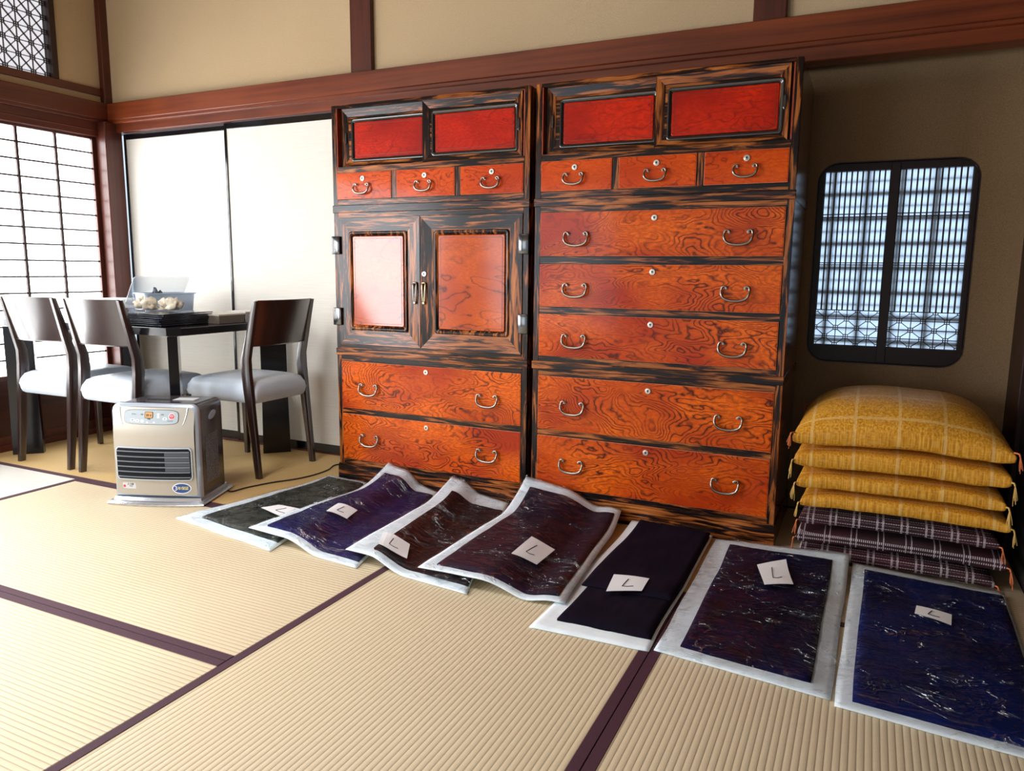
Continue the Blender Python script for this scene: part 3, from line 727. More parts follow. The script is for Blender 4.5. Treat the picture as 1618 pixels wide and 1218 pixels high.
# side and top shell (dark silver)
bm = B()
def shell(hw, y0, y1, z0, z1, r, n=5):
    out = [(-hw, y0, z0)]
    P = [(-hw, z0)] + [(-hw + r - r * math.cos(a * math.pi / 2 / n), z1 - r + r * math.sin(a * math.pi / 2 / n)) for a in range(n + 1)] + [(hw - r + r * math.sin(a * math.pi / 2 / n), z1 - r + r * math.cos(a * math.pi / 2 / n)) for a in range(n + 1)] + [(hw, z0)]
    return P
P = shell(.186, 0, 0, .024, .436, .03)
loft(bm, [[(x, -.095, z) for x, z in P], [(x, .125, z) for x, z in P], [(x * .97, .137, z * .985) for x, z in P]])
o = obj('rear_body', bm, DSLV, ht); smooth_angle(o, 30)
# front body: bowed, rounded corners, champagne with silver shoulders
bm = B()
PF = shell(.192, 0, 0, .030, .440, .035)
def fy(x, z):
    return -.118 - .018 * (1 - (x / .192) ** 2) - (.006 * math.sin((z - .03) / .41 * math.pi)) + max(0, (z - .33)) * .16
rings = []
for d, ins in ((.0, .0), (-.5, .0), (-.85, .004), (-1, .014)):
    ring = []
    for x, z in PF:
        k = 1 - ins / .192; xx = x * k; zz = .235 + (z - .235) * (1 - ins / .21)
        y = fy(xx, zz); ring.append((xx, -.09 + (y + .09) * (-d) if d else -.09, zz))
    rings.append(ring)
R = loft(bm, rings, cap1=False)
last = R[-1]; n = len(last); cols = n // 2        # cap the front with a curved grid
ring = [v.co.copy() for v in last]
NX, NZ = 18, 22
xs0, xs1, zs0, zs1 = -.178, .178, .030 + .014, .440 - .014
front = bmesh.new(); G = []
for i in range(NX + 1):
    col = []
    for j in range(NZ + 1):
        u = -1 + 2 * i / NX; v = -1 + 2 * j / NZ; x = u * .1785; z = .235 + v * .1915
        r_ = .030
        ex = max(0, abs(x) - (.1785 - r_)); ez = max(0, z - (.4265 - r_))
        if ex > 0 and ez > 0 and math.hypot(ex, ez) > r_:
            q_ = r_ / math.hypot(ex, ez); x = math.copysign(.1785 - r_ + ex * q_, x); z = .4265 - r_ + ez * q_
        col.append(front.verts.new((x, fy(x, z), z)))
    G.append(col)
gz0, gz1, gx = .117, .252, .166
for i in range(NX):
    for j in range(NZ):
        f = front.faces.new((G[i][j], G[i + 1][j], G[i + 1][j + 1], G[i][j + 1]))
o = obj('shoulder_trim', bm, SLV, ht); smooth_angle(o, 50)
obj('front_cover', front, CHAMP, ht, True, label='champagne front cover')
# grille
bm = B()
def bowed(bm, x0, x1, z0, z1, dy0, dy1, n=14, m=0, r=0):
    rings = []
    for i in range(n + 1):
        x = x0 + (x1 - x0) * i / n; y = fy(x, (z0 + z1) / 2)
        a, b = z0, z1
        if r:
            e = min(x - x0, x1 - x); s_ = r - math.sqrt(max(0, r * r - max(0, r - e) ** 2)); a += s_; b -= s_
        rings.append([(x, y + dy0, a), (x, y + dy0, b), (x, y + dy1, b), (x, y + dy1, a)])
    loft(bm, rings, m=m)
bowed(bm, -.168, .168, .112, .256, -.006, .003, 40, r=.012); o = obj('grille_surround', bm, SLV, ht); 
bm = B(); bowed(bm, -.163, .163, .117, .251, -.0075, .002, 40, r=.010); go = obj('grille', bm, GLB, ht)
LV = plain('louvre_grey', (0.30, 0.33, 0.38), 0.3, .5)
for k in range(6):
    z = .127 + k * .0223
    bm = B(); rings = []
    for i in range(17):
        x = -.160 + .32 * i / 16; y = fy(x, z) - .008
        rings.append([(x, y - .006, z - .0018), (x, y - .0065, z - .0002), (x, y, z + .0018), (x, y, z + .0004)])
    loft(bm, rings); obj('louvre', bm, LV, go)
bm = B()
for k in range(5): bowed(bm, .055, .160, .1305 + k * .0223, .1460 + k * .0223, -.0085, -.007, 6)
obj('inner_plate', bm, plain('plate_grey', (0.075, 0.085, 0.105), .4, .3), go)
# control panel
PANG = plain('panel_grey', (0.40, 0.46, 0.50), 0.5, 0, .2)
def curved_patch(bm, outline, dy0, dy1, m=0, sub=1):
    f0 = [(x, fy(x, z) + dy0, z) for x, z in outline]; f1 = [(x, fy(x, z) + dy1, z) for x, z in outline]
    loft(bm, [f0, f1], m=m)
def oval(cx, cz, a, b, n=24, p=2.0):
    return [(cx + a * math.copysign(abs(math.cos(2 * math.pi * i / n)) ** (2 / p), math.cos(2 * math.pi * i / n)), cz + b * math.copysign(abs(math.sin(2 * math.pi * i / n)) ** (2 / p), math.sin(2 * math.pi * i / n))) for i in range(n)]
zp = .386
def strip_patch(bm, cx, cz, a, b, dy0, dy1, p, m=0, n=24):
    rings = []
    for i in range(n + 1):
        u = math.cos(math.pi * (1 - i / n)); x = cx + a * u; h = b * max(1e-3, (1 - abs(u) ** p)) ** (1 / p)
        rings.append([(x, fy(x, cz) + dy0 - .16 * h * 0, cz - h), (x, fy(x, cz + h) + dy0, cz + h), (x, fy(x, cz + h) + dy1, cz + h), (x, fy(x, cz - h) + dy1, cz - h)])
        rings[-1][0] = (x, fy(x, cz - h) + dy0, cz - h)
    loft(bm, rings, m=m)
bm = B(); strip_patch(bm, -.005, zp, .120, .031, -.0012, .004, 5); pn = obj('control_panel_rim', bm, GLB, ht)
bm = B(); strip_patch(bm, -.005, zp, .1185, .0297, -.0024, .004, 5); pn = obj('control_panel', bm, PANG, ht)
def mark(nm, m, cx, cz, a, b, p=2.0, lift=-.0032, par=None, lab=None):
    bm = B(); strip_patch(bm, cx, cz, a, b, lift, -.001, p, n=10 if p > 3 else 16); return obj(nm, bm, m, par or pn, label=lab)
mark('display', GLB, -.012, zp + .009, .0185, .0135, 12)
dsp = mark('display_glass', plain('amber_display', (0.55, 0.27, 0.06), .3), -.012, zp + .009, .0165, .0118, 12, -.0040)
mark('run_button', plain('button_white', (.80, .83, .85), .4), .087, zp + .004, .0135, .0135, 2)
RED = plain('red_print', (0.65, 0.02, 0.04), .5)
bu = mark('run_button_mark', RED, .087, zp + .004, .0110, .0110, 2, -.0040)
for x, z, a, b in ((-.085, -.014, .010, .0065), (-.063, -.016, .010, .0065), (-.041, -.017, .0085, .006), (.058, -.006, .010, .006), (.030, .012, .006, .005), (.030, .001, .006, .005), (-.018, -.022, .0045, .0035), (.012, -.022, .0045, .0035)):
    mark('button', plain('button_pale', (.74, .79, .82), .4) if x > -99 else None, x, zp + z, a, b, 2.4)
def text(s, size, cx, cz, m, par, lift=-.0046, ext=.0002, rot=0, space=1.0):
    cu = bpy.data.curves.new('lettering', 'FONT'); cu.body = s; cu.size = size; cu.align_x = 'CENTER'; cu.align_y = 'CENTER'; cu.extrude = ext; cu.space_character = space
    cu.resolution_u = 3; to = bpy.data.objects.new('lettering_source', cu); C.objects.link(to); bpy.context.view_layer.update()
    me = bpy.data.meshes.new_from_object(to.evaluated_get(bpy.context.evaluated_depsgraph_get())); me.name = 'lettering'
    bpy.data.objects.remove(to); me.materials.clear(); me.materials.append(m)
    o = bpy.data.objects.new('lettering', me); C.objects.link(o); o.parent = par
    o.location = (cx, fy(cx, cz) + lift, cz); sl = math.atan2(fy(cx, cz + .01) - fy(cx, cz - .01), .02); sx_ = math.atan2(fy(cx + .01, cz) - fy(cx - .01, cz), .02)
    o.rotation_euler = (math.pi / 2 - sl, 0, sx_); return o
text('20 6', .014, -.012, zp + .008, GLB, dsp, -.0046, .0001)
WHT = plain('white_print', (.85, .87, .9), .5)
text('運転', .0085, .087, zp + .006, WHT, bu); text('入/切', .0050, .087, zp - .002, WHT, bu)
for s_, z_, x_, c_ in (('室温', -.007, -.012, .005), ('消臭', .011, -.043, .004), ('タイマー', .011, -.078, .0045), ('時', -.014, -.085, .005), ('分', -.016, -.063, .005), ('延長', .012, .048, .004), ('3h', -.006, .058, .006), ('チャイルド', -.015, .082, .0038)):
    text(s_, c_ * 1.3, x_, zp + z_, GLB, pn, -.0038)
for s_ in (-1, 1):
    bm = B(); 
    P = [(s_ * .150, .425), (s_ * .147, .40), (s_ * .140, .372), (s_ * .132, .352)]
    tube(bm, [(x, fy(x, z) - .0005, z) for x, z in P], lambda q_: .0032 * (1 - .6 * q_), 6, 4); obj('front_groove', bm, plain('groove_pale', (.85, .92, .97), .2, .3), ht, True)
# stickers
bm = B(); strip_patch(bm, .115, .076, .040, .0245, -.0010, .001, 2, n=24); st = obj('warranty_sticker', bm, plain('sticker_white', (.88, .88, .84), .4), ht, label='oval blue and white sticker')
bm = B(); strip_patch(bm, .115, .076, .036, .0205, -.0018, .001, 2, n=24); sb_ = obj('sticker_field', bm, plain('sticker_blue', (.02, .07, .28), .4), st)
YEL = plain('yellow_print', (.95, .80, .25), .5)
text('3', .028, .0925, .0765, WHT, st, -.0042, .0003); text('年保証', .0165, .122, .076, YEL, st, -.0034, .0003, space=.92)
bm = B(); strip_patch(bm, -.118, .083, .031, .0135, -.0008, .001, 14); cs = obj('caution_label', bm, plain('label_grey', (.55, .55, .55), .5), ht)
text('⚠ 注意', .009, -.112, .090, GLB, cs, -.0016); text('やけど', .0055, -.110, .0805, GLB, cs, -.0016)
bm = B(); strip_patch(bm, -.141, .080, .0058, .0058, -.0014, .001, 2); obj('warning_mark', bm, RED, cs)
# side details (right side faces the camera)
bm = B()
loft(bm, [[(.1865, y, z) for y, z in oval(.030, .372, .034, .017, 20)], [(.190, y, z) for y, z in oval(.030, .372, .033, .016, 20)]]); loft(bm, [[(.1902, y, z) for y, z in oval(.030, .369, .026, .010, 20)], [(.1915, y, z) for y, z in oval(.030, .369, .024, .008, 20)]])
for v in bm.verts: v.co.z += (v.co.y - .03) * .25
obj('side_handle', bm, plain('handle_blue_grey', (.36, .52, .68), .3), ht, label='pale blue-grey oval carrying grip')
ml, ntl, bl = mat('instruction_print'); 
br = N(ntl, 'ShaderNodeTexNoise', {'Vector': coords(ntl, (1, 90, 260)), 'Scale': 1.0, 'Detail': 1.0}); ntl.links.new(ramp(ntl, br.outputs['Fac'], [(.48, (.09, .11, .15)), (.56, (.22, .28, .36))]), bl.inputs['Base Color']); bl.inputs['Roughness'].default_value = .4
bm = B(); box(bm, .1860, .1866, -.045, .075, .075, .290); obj('instruction_label', bm, ml, ht, label='grey printed instruction label')
bm = B(); box(bm, .02, .115, .01, .075, .4362, .4370); obj('top_label', bm, plain('label_white', (.6, .62, .64), .5), ht)
bm = B(); box(bm, -.10, .10, .02, .03, .4355, .4368); box(bm, -.178, .178, -.060, -.058, .4350, .4366); obj('top_seam', bm, GLB, ht)
# cord
bm = B(); tube(bm, [(-.752, -.392, .0045), (-.735, -.405, .0045), (-0.713, -0.40, .0045), (-0.702, -0.326, .0045), (-0.658, -0.208, .0045), (-0.600, -0.11, .0045), (-0.570, -0.005, .0045), (-0.572, 0.1, .0045), (-0.60, 0.19, .0045), (-0.55, 0.25, .0045), (-0.47, 0.28, .0045)], .0033, 6, 6)
tag(obj('power_cord', bm, plain('cord_black', (.012, .012, .014), .5), None, True), 'thin black power cord snaking from the heater to the tall chests', 'power cord')

# ------------------------------------------------------------------ cushion stack
def gold_mat():
    m, nt, b = mat('gold_brocade')
    v = coords(nt, (1, 1, 1), rand=False); sp_ = N(nt, 'ShaderNodeSeparateXYZ', {0: v})
    def lines(s_, per, wd, off=0.0):
        r = math_(nt, 'FRACT', math_(nt, 'ADD', math_(nt, 'DIVIDE', s_, per), 50.5 + off)); d = math_(nt, 'ABSOLUTE', math_(nt, 'SUBTRACT', r, .5))
        return math_(nt, 'LESS_THAN', d, wd)
    g1 = math_(nt, 'MAXIMUM', lines(sp_.outputs[0], .135, .035), lines(sp_.outputs[1], .135, .035))
    vr = N(nt, 'ShaderNodeTexVoronoi', {'Vector': v, 'Scale': 34.0}, distance='CHEBYCHEV', feature='F1')
    rr_ = math_(nt, 'FRACT', math_(nt, 'MULTIPLY', vr.outputs['Distance'], 3.4)); g2 = math_(nt, 'LESS_THAN', rr_, .30)
    vert = noise_(nt, coords(nt, (170, 170, 6), rand=False), 1.0, 2)
    base = ramp(nt, vert, [(.32, (.52, .20, .012)), (.55, (.76, .34, .025)), (.7, (.88, .48, .06))])
    c1 = mixc(nt, math_(nt, 'MULTIPLY', g2, .22), base, (.90, .58, .18)); c2 = mixc(nt, math_(nt, 'MULTIPLY', g1, .45), c1, (.92, .64, .26))
    nt.links.new(c2, b.inputs['Base Color']); b.inputs['Roughness'].default_value = .42; b.inputs['Specular IOR Level'].default_value = .3
    bump(nt, b, vert, .25, .002)
    return m
def maroon_mat(kind=0):
    m, nt, b = mat('maroon_ikat')
    v = coords(nt, (1, 1, 1)); sp_ = N(nt, 'ShaderNodeSeparateXYZ', {0: v}); X, Y_, Z_ = sp_.outputs
    def near(s_, per, off, wd):
        r = math_(nt, 'FRACT', math_(nt, 'ADD', math_(nt, 'DIVIDE', s_, per), 50 + off)); return math_(nt, 'LESS_THAN', math_(nt, 'ABSOLUTE', math_(nt, 'SUBTRACT', r, .5)), wd)
    yz = math_(nt, 'ADD', Y_, math_(nt, 'MULTIPLY', Z_, 2.2))
    # vertical bands of small squares, two per repeat; horizontal dashes
    va = math_(nt, 'MAXIMUM', near(X, .074, 0, .045), near(X, .074, .24, .045))
    sq = near(yz, .0085, 0, .30); A = math_(nt, 'MULTIPLY', va, sq)
    hb = near(yz, .046, 0, .05); ds = near(X, .0075, 0, .34); Bc = math_(nt, 'MULTIPLY', hb, ds)
    hb2 = near(yz, .046, .42, .03); B2 = math_(nt, 'MULTIPLY', math_(nt, 'MULTIPLY', hb2, near(X, .012, 0, .40)), .4)
    allm = math_(nt, 'MAXIMUM', A, math_(nt, 'MAXIMUM', Bc, B2))
    if kind:      # mostly plain top with sparse dotted stripes and a double row of white squares along the seam
        vd = math_(nt, 'MULTIPLY', math_(nt, 'MAXIMUM', near(X, .085, 0, .022), near(X, .085, .20, .022)), near(yz, .0075, 0, .33))
        tcz = N(nt, 'ShaderNodeSeparateXYZ', {0: coords(nt, (1, 1, 1), rand=False)}).outputs[2]
        rows = math_(nt, 'MAXIMUM', math_(nt, 'LESS_THAN', math_(nt, 'ABSOLUTE', math_(nt, 'SUBTRACT', tcz, .004)), .0042), math_(nt, 'LESS_THAN', math_(nt, 'ABSOLUTE', math_(nt, 'ADD', tcz, .011)), .0030))
        sqx = math_(nt, 'MULTIPLY', near(X, .0125, 0, .36), math_(nt, 'SUBTRACT', 1.0, near(X, .0125, 0, .13)))
        allm = math_(nt, 'MAXIMUM', vd, math_(nt, 'MULTIPLY', rows, sqx))
    pv = noise_(nt, coords(nt, (3, 3, 3)), 1, 2)
    base = ramp(nt, pv, [(.4, (.022, .003, .007)), (.6, (.050, .004, .011))])
    nt.links.new(mixc(nt, math_(nt, 'MULTIPLY', allm, .80), base, (.68, .58, .62)), b.inputs['Base Color']); b.inputs['Roughness'].default_value = .75
    return m
GOLD, MARO, MARO2 = gold_mat(), maroon_mat(), maroon_mat(1)
TAS = plain('orange_cord', (.75, .20, .06), .6); TASG = plain('gold_cord', (.80, .50, .14), .6)
def cushion(label, cx, cy, z, hx_, hy_, t_up, t_dn, m, tm, seed, group, rz=0, dome=0.0):
    t = thing('floor_cushion', label, 'cushion', (cx, cy, z), rz, group)
    n = 30; bm = B(); rng = random.Random(seed); G1 = []; G2 = []
    for i in range(n + 1):
        a, b_ = [], []
        for j in range(n + 1):
            u = math.sin((-1 + 2 * i / n) * math.pi / 2); v = math.sin((-1 + 2 * j / n) * math.pi / 2)
            x = u * hx_ * (1 - .045 * (1 - abs(v) ** 3)); y = v * hy_ * (1 - .045 * (1 - abs(u) ** 3))
            e = (1 - abs(u) ** 3.2) * (1 - abs(v) ** 3.2); s_ = max(e, 0) ** .5
            droop = -.014 * (max(abs(u), abs(v)) ** 4) * (abs(u * v)) if dome else 0
            wv = .004 * noise.noise(Vector((u * 2.2, v * 2.2, seed)))
            pk = .0035 * noise.noise(Vector((u * 9, v * 9, seed + 5))) * (1 - s_)
            seam = wv * 1.2 + pk + droop - .012 * abs(u * v) ** 2
            a.append((x, y, seam + t_up * (s_ ** (.55 if dome else .34)) + dome * (max(e, 0)) ** .9)); b_.append((x, y, seam - t_dn * (s_ ** .33)))
        G1.append(a); G2.append(b_)
    V1 = [[bm.verts.new(p) for p in r] for r in G1]
    V2 = [[V1[i][j] if i in (0, n) or j in (0, n) else bm.verts.new(G2[i][j]) for j in range(n + 1)] for i in range(n + 1)]
    for i in range(n):
        for j in range(n):
            bm.faces.new((V1[i][j], V1[i + 1][j], V1[i + 1][j + 1], V1[i][j + 1])); bm.faces.new((V2[i][j + 1], V2[i + 1][j + 1], V2[i + 1][j], V2[i][j]))
    obj('cushion_cover', bm, m, t, True)
    for sx, sy in ((-1, -1), (1, -1), (-1, 1), (1, 1)):
        bm = B(); x0, y0 = sx * hx_, sy * hy_
        L = .060 + .03 * rng.random()
        L = min(L, z + .0 - .004 + 0.0) if z < .09 else L
        for k in range(9):
            a = rng.uniform(-.4, .4); o1 = Vector((sx * (.004 + .012 * rng.random()), sy * (.006 + .008 * rng.random()), -L * (.6 + .4 * rng.random())))
            tube(bm, [(x0, y0, -.012), (x0 + sx * .006, y0 + sy * .006, -.016), (x0 + o1.x * .8 + .004 * a, y0 + o1.y, -.012 + o1.z * .5), (x0 + o1.x + .006 * a, y0 + o1.y, o1.z)], .0011, 4, 3)
        tube(bm, [(x0 - sx * .008, y0 - sy * .008, -.012), (x0 + sx * .004, y0 + sy * .004, -.012), (x0 + sx * .006, y0 + sy * .006, -.020)], .0026, 6, 2)
        obj('tassel', bm, tm, t)
    return t
GG, MG = 'gold brocade cushions in the stack', 'maroon patterned cushions in the stack'
CY = 0.215
cushion('maroon white-patterned floor cushion, lowest of the stack, on the tatami behind the packets', 1.995, CY, .034, .305, .315, .030, .026, MARO, TAS, 1, MG)
cushion('maroon cushion with a band of white squares, middle of the three maroon ones', 2.005, CY, .100, .322, .318, .030, .032, MARO2, TAS, 2, MG)
cushion('maroon white-patterned cushion directly beneath the gold ones', 1.995, CY, .165, .305, .315, .028, .030, MARO, TAS, 3, MG)
cushion('gold brocade cushion, lowest of the four gold ones, just above the maroon ones', 2.008, CY, .230, .317, .318, .032, .034, GOLD, TASG, 4, GG)
cushion('thin gold brocade cushion, third from the top of the stack', 1.990, CY, .300, .315, .318, .034, .036, GOLD, TASG, 5, GG)
cushion('gold brocade cushion, second from the top of the stack', 1.987, CY, .382, .325, .320, .040, .045, GOLD, TASG, 6, GG)
cushion('plump gold brocade cushion, topmost of the stack, under the small lattice window', 1.984, CY, .478, .332, .322, .035, .055, GOLD, TAS, 7, GG, 0, .085)

# ------------------------------------------------------------------ garment packets on the floor
mp, ntp, bpn = mat('clear_film')
ntp.nodes.remove(bpn)
wr = noise_(ntp, coords(ntp, (9, 9, 9), rand=True), 1.0, 3, .55, 1.5)
wr2 = noise_(ntp, coords(ntp, (5, 30, 5), rand=True), 1.0, 3, .6, 2.0)
rd = math_(ntp, 'SUBTRACT', 1.0, math_(ntp, 'MULTIPLY', math_(ntp, 'ABSOLUTE', math_(ntp, 'SUBTRACT', noise_(ntp, coords(ntp, (7, 13, 10), rand=True), 1.0, 3, .5, 1.2), .5)), 14.0, )); rd = math_(ntp, 'POWER', math_(ntp, 'MAXIMUM', rd, 0.0), 3.0)
rd = math_(ntp, 'MULTIPLY', rd, ramp(ntp, noise_(ntp, coords(ntp, (5, 6, 5), rand=True), 1.0, 2), [(.45, (0, 0, 0)), (.62, (1, 1, 1))]))
hh = math_(ntp, 'ADD', math_(ntp, 'ADD', wr, math_(ntp, 'MULTIPLY', wr2, .5)), math_(ntp, 'MULTIPLY', rd, .9))
bp_ = N(ntp, 'ShaderNodeBump', {'Height': hh, 'Strength': 1.0, 'Distance': .018})
gl = N(ntp, 'ShaderNodeBsdfGlossy', {'Color': (1, 1, 1, 1), 'Roughness': .12, 'Normal': bp_.outputs[0]})
tp = N(ntp, 'ShaderNodeBsdfTransparent', {'Color': (.96, .98, 1.0, 1)})
fr = N(ntp, 'ShaderNodeFresnel', {'IOR': 1.45, 'Normal': bp_.outputs[0]})
crs = math_(ntp, 'MINIMUM', rd, 1.0)
mx = N(ntp, 'ShaderNodeMixShader', {0: math_(ntp, 'ADD', math_(ntp, 'MULTIPLY', fr.outputs[0], .50), math_(ntp, 'MULTIPLY', crs, .22))}); ntp.links.new(tp.outputs[0], mx.inputs[1]); ntp.links.new(gl.outputs[0], mx.inputs[2])
ntp.links.new(mx.outputs[0], ntp.nodes['Material Output'].inputs[0])
FILM = mp
def cloth(name, a, c, sc=(20, 20, 20)):
    m, nt, b = mat(name); f = noise_(nt, coords(nt, sc), 1.0, 4, .6, .6)
    nt.links.new(ramp(nt, f, [(.35, a), (.68, c)]), b.inputs['Base Color']); b.inputs['Roughness'].default_value = .9; b.inputs['Specular IOR Level'].default_value = .08
    return m
GREY = cloth('grey_green_print', (.008, .010, .009), (.085, .088, .070), (30, 30, 30))
NAVY = cloth('indigo_cloth', (.006, .004, .040), (.016, .012, .105), (6, 6, 6))
BRN = cloth('black_brown_cloth', (.006, .003, .006), (.018, .006, .009), (6, 6, 6))
BRN2 = cloth('brown_navy_cloth', (.010, .006, .022), (.030, .013, .028), (4, 4, 4))
BLK = cloth('soft_black_cloth', (.005, .0035, .009), (.011, .006, .015), (8, 8, 8))
NVK = cloth('navy_black_cloth', (.003, .003, .016), (.006, .006, .045), (5, 5, 5))
NVB = cloth('deep_navy_cloth', (.002, .005, .045), (.004, .018, .15), (4, 4, 4))
def sst(a, b, x):
    t = max(0, min(1, (x - a) / (b - a))); return t * t * (3 - 2 * t)
def packet(idx, label, P, zfar, lift, margins, cm, lab, film=True, seed=0, film_r=0.0, extra=None, glabel=None, fade=(.05, .55), rlift=0.0):
    # P: near-left, near-right, far-left, far-right (x, y); u across, v away; zfar: heights where the far end leans up
    cx = sum(p[0] for p in P) / 4; cy = sum(p[1] for p in P) / 4
    t = thing('garment_packet', label, 'garment packet', (cx, cy, 0), 0, 'garment packets laid in a row on the floor')
    A, Bq, Cq, Dq = [Vector((p[0] - cx, p[1] - cy)) for p in P]
    def xy(u, v):
        e = .006 * noise.noise(Vector((u * 3.1, v * 3.1, seed + 9))); 
        p = A * (1 - u) * (1 - v) + Bq * u * (1 - v) + Cq * (1 - u) * v + Dq * u * v
        return p.x + e, p.y + (e if v < .9 else 0)
    def zb(u, v):
        z = .002 + lift * (1 - sst(fade[0], fade[1], u)) + rlift * sst(.72, .92, u)
        far = (zfar[0] * (1 - u) + zfar[1] * u)
        z += max(0, far) * (max(0, (v - .72) / .28)) ** 1.7
        z += .004 * (noise.noise(Vector((u * 3, v * 4, seed))) + .6) * sst(0, .15, v) 
        return max(z, .0015)
    def slab(u0, u1, v0, v1, lo, th, nu, nv, wr_=.0, rnd=.02, fz=1.0, sd=0):
        bm = B(); T = []; Bt = []
        for i in range(nu + 1):
            a, b = [], []
            for j in range(nv + 1):
                u = u0 + (u1 - u0) * i / nu; v = v0 + (v1 - v0) * j / nv; x, y = xy(u, v)
                ed = min(i, nu - i, j, nv - j); k = 1 if ed >= 1 else .35
                w = wr_ * (noise.noise(Vector((u * 5 * fz, v * 7 * fz, seed + sd))) * .6 + abs(noise.noise(Vector((u * 11 * fz + seed, v * 6 * fz, sd)))) * .8)
                z = zb(u, v) + lo
                a.append(bm.verts.new((x, y, z + th * k + max(0, w + wr_ * .2)))); b.append(bm.verts.new((x, y, z)))
            T.append(a); Bt.append(b)
        for i in range(nu):
            for j in range(nv):
                bm.faces.new((T[i][j], T[i + 1][j], T[i + 1][j + 1], T[i][j + 1])); bm.faces.new((Bt[i][j + 1], Bt[i + 1][j + 1], Bt[i + 1][j], Bt[i][j]))
        for i in range(nu):
            bm.faces.new((T[i][0], Bt[i][0], Bt[i + 1][0], T[i + 1][0])); bm.faces.new((T[i][nv], T[i + 1][nv], Bt[i + 1][nv], Bt[i][nv]))
        for j in range(nv):
            bm.faces.new((T[0][j], T[0][j + 1], Bt[0][j + 1], Bt[0][j])); bm.faces.new((T[nu][j], Bt[nu][j], Bt[nu][j + 1], T[nu][j + 1]))
        return bm
    ml_, mr_, mn_, mf_ = margins
    obj('backing_paper', slab(0, 1 - film_r, 0, 1, .0, .005, 26, 44, .003, sd=1), PAPER, t, True, label='white backing paper')
    g = obj('folded_garment', slab(ml_, 1 - mr_, mn_, 1 - mf_, .006, .013, 30, 50, .0035, sd=2), cm, t, True, label=glabel)
    ztop = .019 + .004
    if extra:
        obj('folded_garment', slab(*extra, .020, .012, 30, 40, .003, sd=4), cm, t, True); ztop = .036
    if film:
        bm = B(); nu, nv = 46, 70; V = []
        for i in range(nu + 1):
            a = []
            for j in range(nv + 1):
                u = -.006 + 1.012 * i / nu; v = -.006 + 1.012 * j / nv; x, y = xy(u, v)
                inside = sst(ml_ - .06, ml_ + .02, u) * sst(mr_ - .06, mr_ + .02, 1 - u) * sst(mn_ - .05, mn_ + .02, v) * sst(mf_ - .05, mf_ + .02, 1 - v)
                w = abs(noise.noise(Vector((u * 4 + seed, v * 9 + u * 3, seed)))) * .005 + abs(noise.noise(Vector((u * 12, v * 22 + u * 8, seed + 3)))) * .003
                ridge = .006 * math.exp(-((v - .52 - .05 * math.sin(u * 5 + seed)) / .012) ** 2)
                a.append(bm.verts.new((x, y, zb(max(0, min(1, u)), max(0, min(1, v))) + .007 + (ztop - .008) * inside + w + ridge)))
            V.append(a)
        for i in range(nu):
            for j in range(nv): bm.faces.new((V[i][j], V[i + 1][j], V[i + 1][j + 1], V[i][j + 1]))
        face_up(obj('plastic_film', bm, FILM, t, True, label='clear wrinkled plastic film'))
    # note with a handwritten letter
    def uv_of(px_, py_):
        u = v = .5; px_ -= cx; py_ -= cy
        for _ in range(30):
            x, y = xy(u, v); h_ = 1e-4; x1, y1 = xy(u + h_, v); x2, y2 = xy(u, v + h_)
            a, b, c, d = (x1 - x) / h_, (x2 - x) / h_, (y1 - y) / h_, (y2 - y) / h_; det = a * d - b * c
            ex, ey = px_ - x, py_ - y; u += (d * ex - b * ey) / det; v += (-c * ex + a * ey) / det
        return u, v
    q4 = [uv_of(*p) for p in lab]
    lf = .035 if film else .037
    bm = B(); n = 6; V = []
    def lp(s_, r_, up=0):
        u = q4[0][0] * (1 - s_) * (1 - r_) + q4[1][0] * s_ * (1 - r_) + q4[3][0] * (1 - s_) * r_ + q4[2][0] * s_ * r_
        v = q4[0][1] * (1 - s_) * (1 - r_) + q4[1][1] * s_ * (1 - r_) + q4[3][1] * (1 - s_) * r_ + q4[2][1] * s_ * r_
        x, y = xy(u, v); return (x, y, zb(u, v) + lf + .002 * math.sin(s_ * 3) + up)
    bmv = [[bm.verts.new(lp(i / n, j / n)) for j in range(n + 1)] for i in range(n + 1)]; bml = [[bm.verts.new(lp(i / n, j / n, -.0008)) for j in range(n + 1)] for i in range(n + 1)]
    for i in range(n):
        for j in range(n):
            bm.faces.new((bmv[i][j], bmv[i + 1][j], bmv[i + 1][j + 1], bmv[i][j + 1])); bm.faces.new((bml[i][j + 1], bml[i + 1][j + 1], bml[i + 1][j], bml[i][j]))
    no = obj('paper_note', bm, NOTE, t, label='white paper note with a handwritten letter L')
    bm = B(); tube(bm, [lp(.45, .75, .001), lp(.40, .50, .001), lp(.36, .28, .001), lp(.50, .26, .001), lp(.68, .30, .001)], .0011, 5, 1); obj('handwritten_letter', bm, INK, no)
    return t
def L_(P): return P
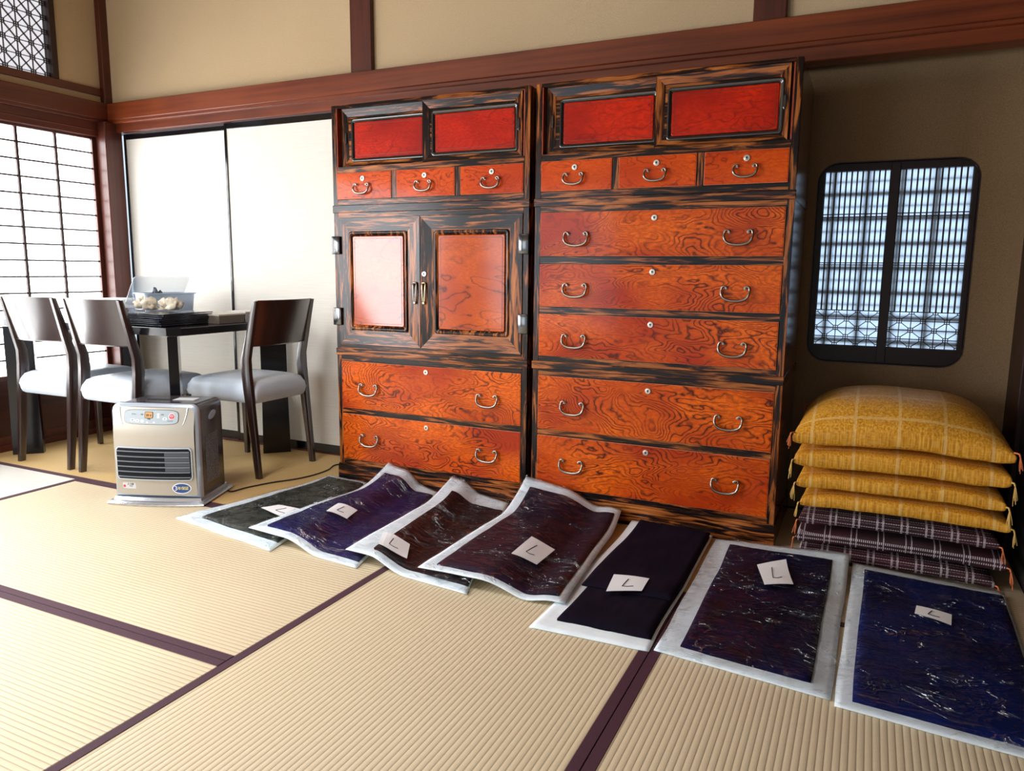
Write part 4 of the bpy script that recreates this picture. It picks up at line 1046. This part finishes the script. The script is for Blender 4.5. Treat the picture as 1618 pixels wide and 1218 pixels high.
packet(1, 'leftmost garment packet, grey-green printed cloth under clear film, beside the heater cord',
       [(-.635, -.781), (-.035, -.885), (-.465, -.022), (-.235, -.022)], (.012, .004), .0, (.16, .02, .07, .05), GREY, [(-.347, -.604), (-.131, -.673), (-.167, -.539), (-.313, -.538)], seed=11, glabel='grey-green printed garment')
packet(2, 'indigo garment packet overlapping the grey-green one, its back corner raised against the chest',
       [(-.205, -.815), (.340, -.872), (-.117, -.020), (.157, -.020)], (.078, .010), .040, (.11, .02, .045, .08), NAVY, [(-.004, -.607), (.076, -.583), (.057, -.489), (-.021, -.511)], seed=23, fade=(.34, .66), glabel='indigo garment')
packet(3, 'black-brown garment packet with a wide white left edge, third from the left',
       [(.262, -.829), (.780, -.886), (.225, -.020), (.508, -.020)], (.055, .012), .040, (.19, .01, .05, .13), BRN, [(.382, -.802), (.496, -.797), (.446, -.702), (.333, -.702)], seed=37, fade=(.20, .52), glabel='black-brown garment')
packet(4, 'glossy film garment packet with brownish navy cloth, in the centre of the row',
       [(.578, -.855), (1.090, -.838), (.590, -.020), (1.018, -.020)], (.100, .040), .042, (.10, .05, .035, .06), BRN2, [(.834, -.676), (.922, -.663), (.922, -.502), (.828, -.494)], seed=41, fade=(.43, .80), rlift=.016, glabel='brownish navy garment')
packet(5, 'unwrapped black folded garment on white paper, without film, between two wrapped packets',
       [(1.045, -.998), (1.392, -.982), (1.062, -.020), (1.384, -.020)], (.020, .010), .0, (.17, .02, .06, .04), BLK, [(1.192, -.745), (1.291, -.696), (1.286, -.59), (1.173, -.607)], film=False, seed=53, extra=(.13, .985, .30, .965), glabel='soft black garment')
packet(6, 'near-black garment packet with broad white borders, second from the right',
       [(1.402, -.968), (1.846, -1.014), (1.402, -.060), (1.864, -.135)], (.012, .060), .0, (.14, .11, .05, .06), NVK, [(1.626, -.464), (1.709, -.422), (1.669, -.242), (1.583, -.31)], seed=61, glabel='near-black garment')
packet(7, 'rightmost garment packet, deep navy cloth, in front of the cushion stack',
       [(1.856, -1.036), (2.305, -1.075), (1.876, -.135), (2.318, -.135)], (.030, .010), .0, (.085, .02, .035, .05), NVB, [(2.047, -.487), (2.137, -.522), (2.145, -.443), (2.055, -.422)], seed=73, glabel='deep navy garment')
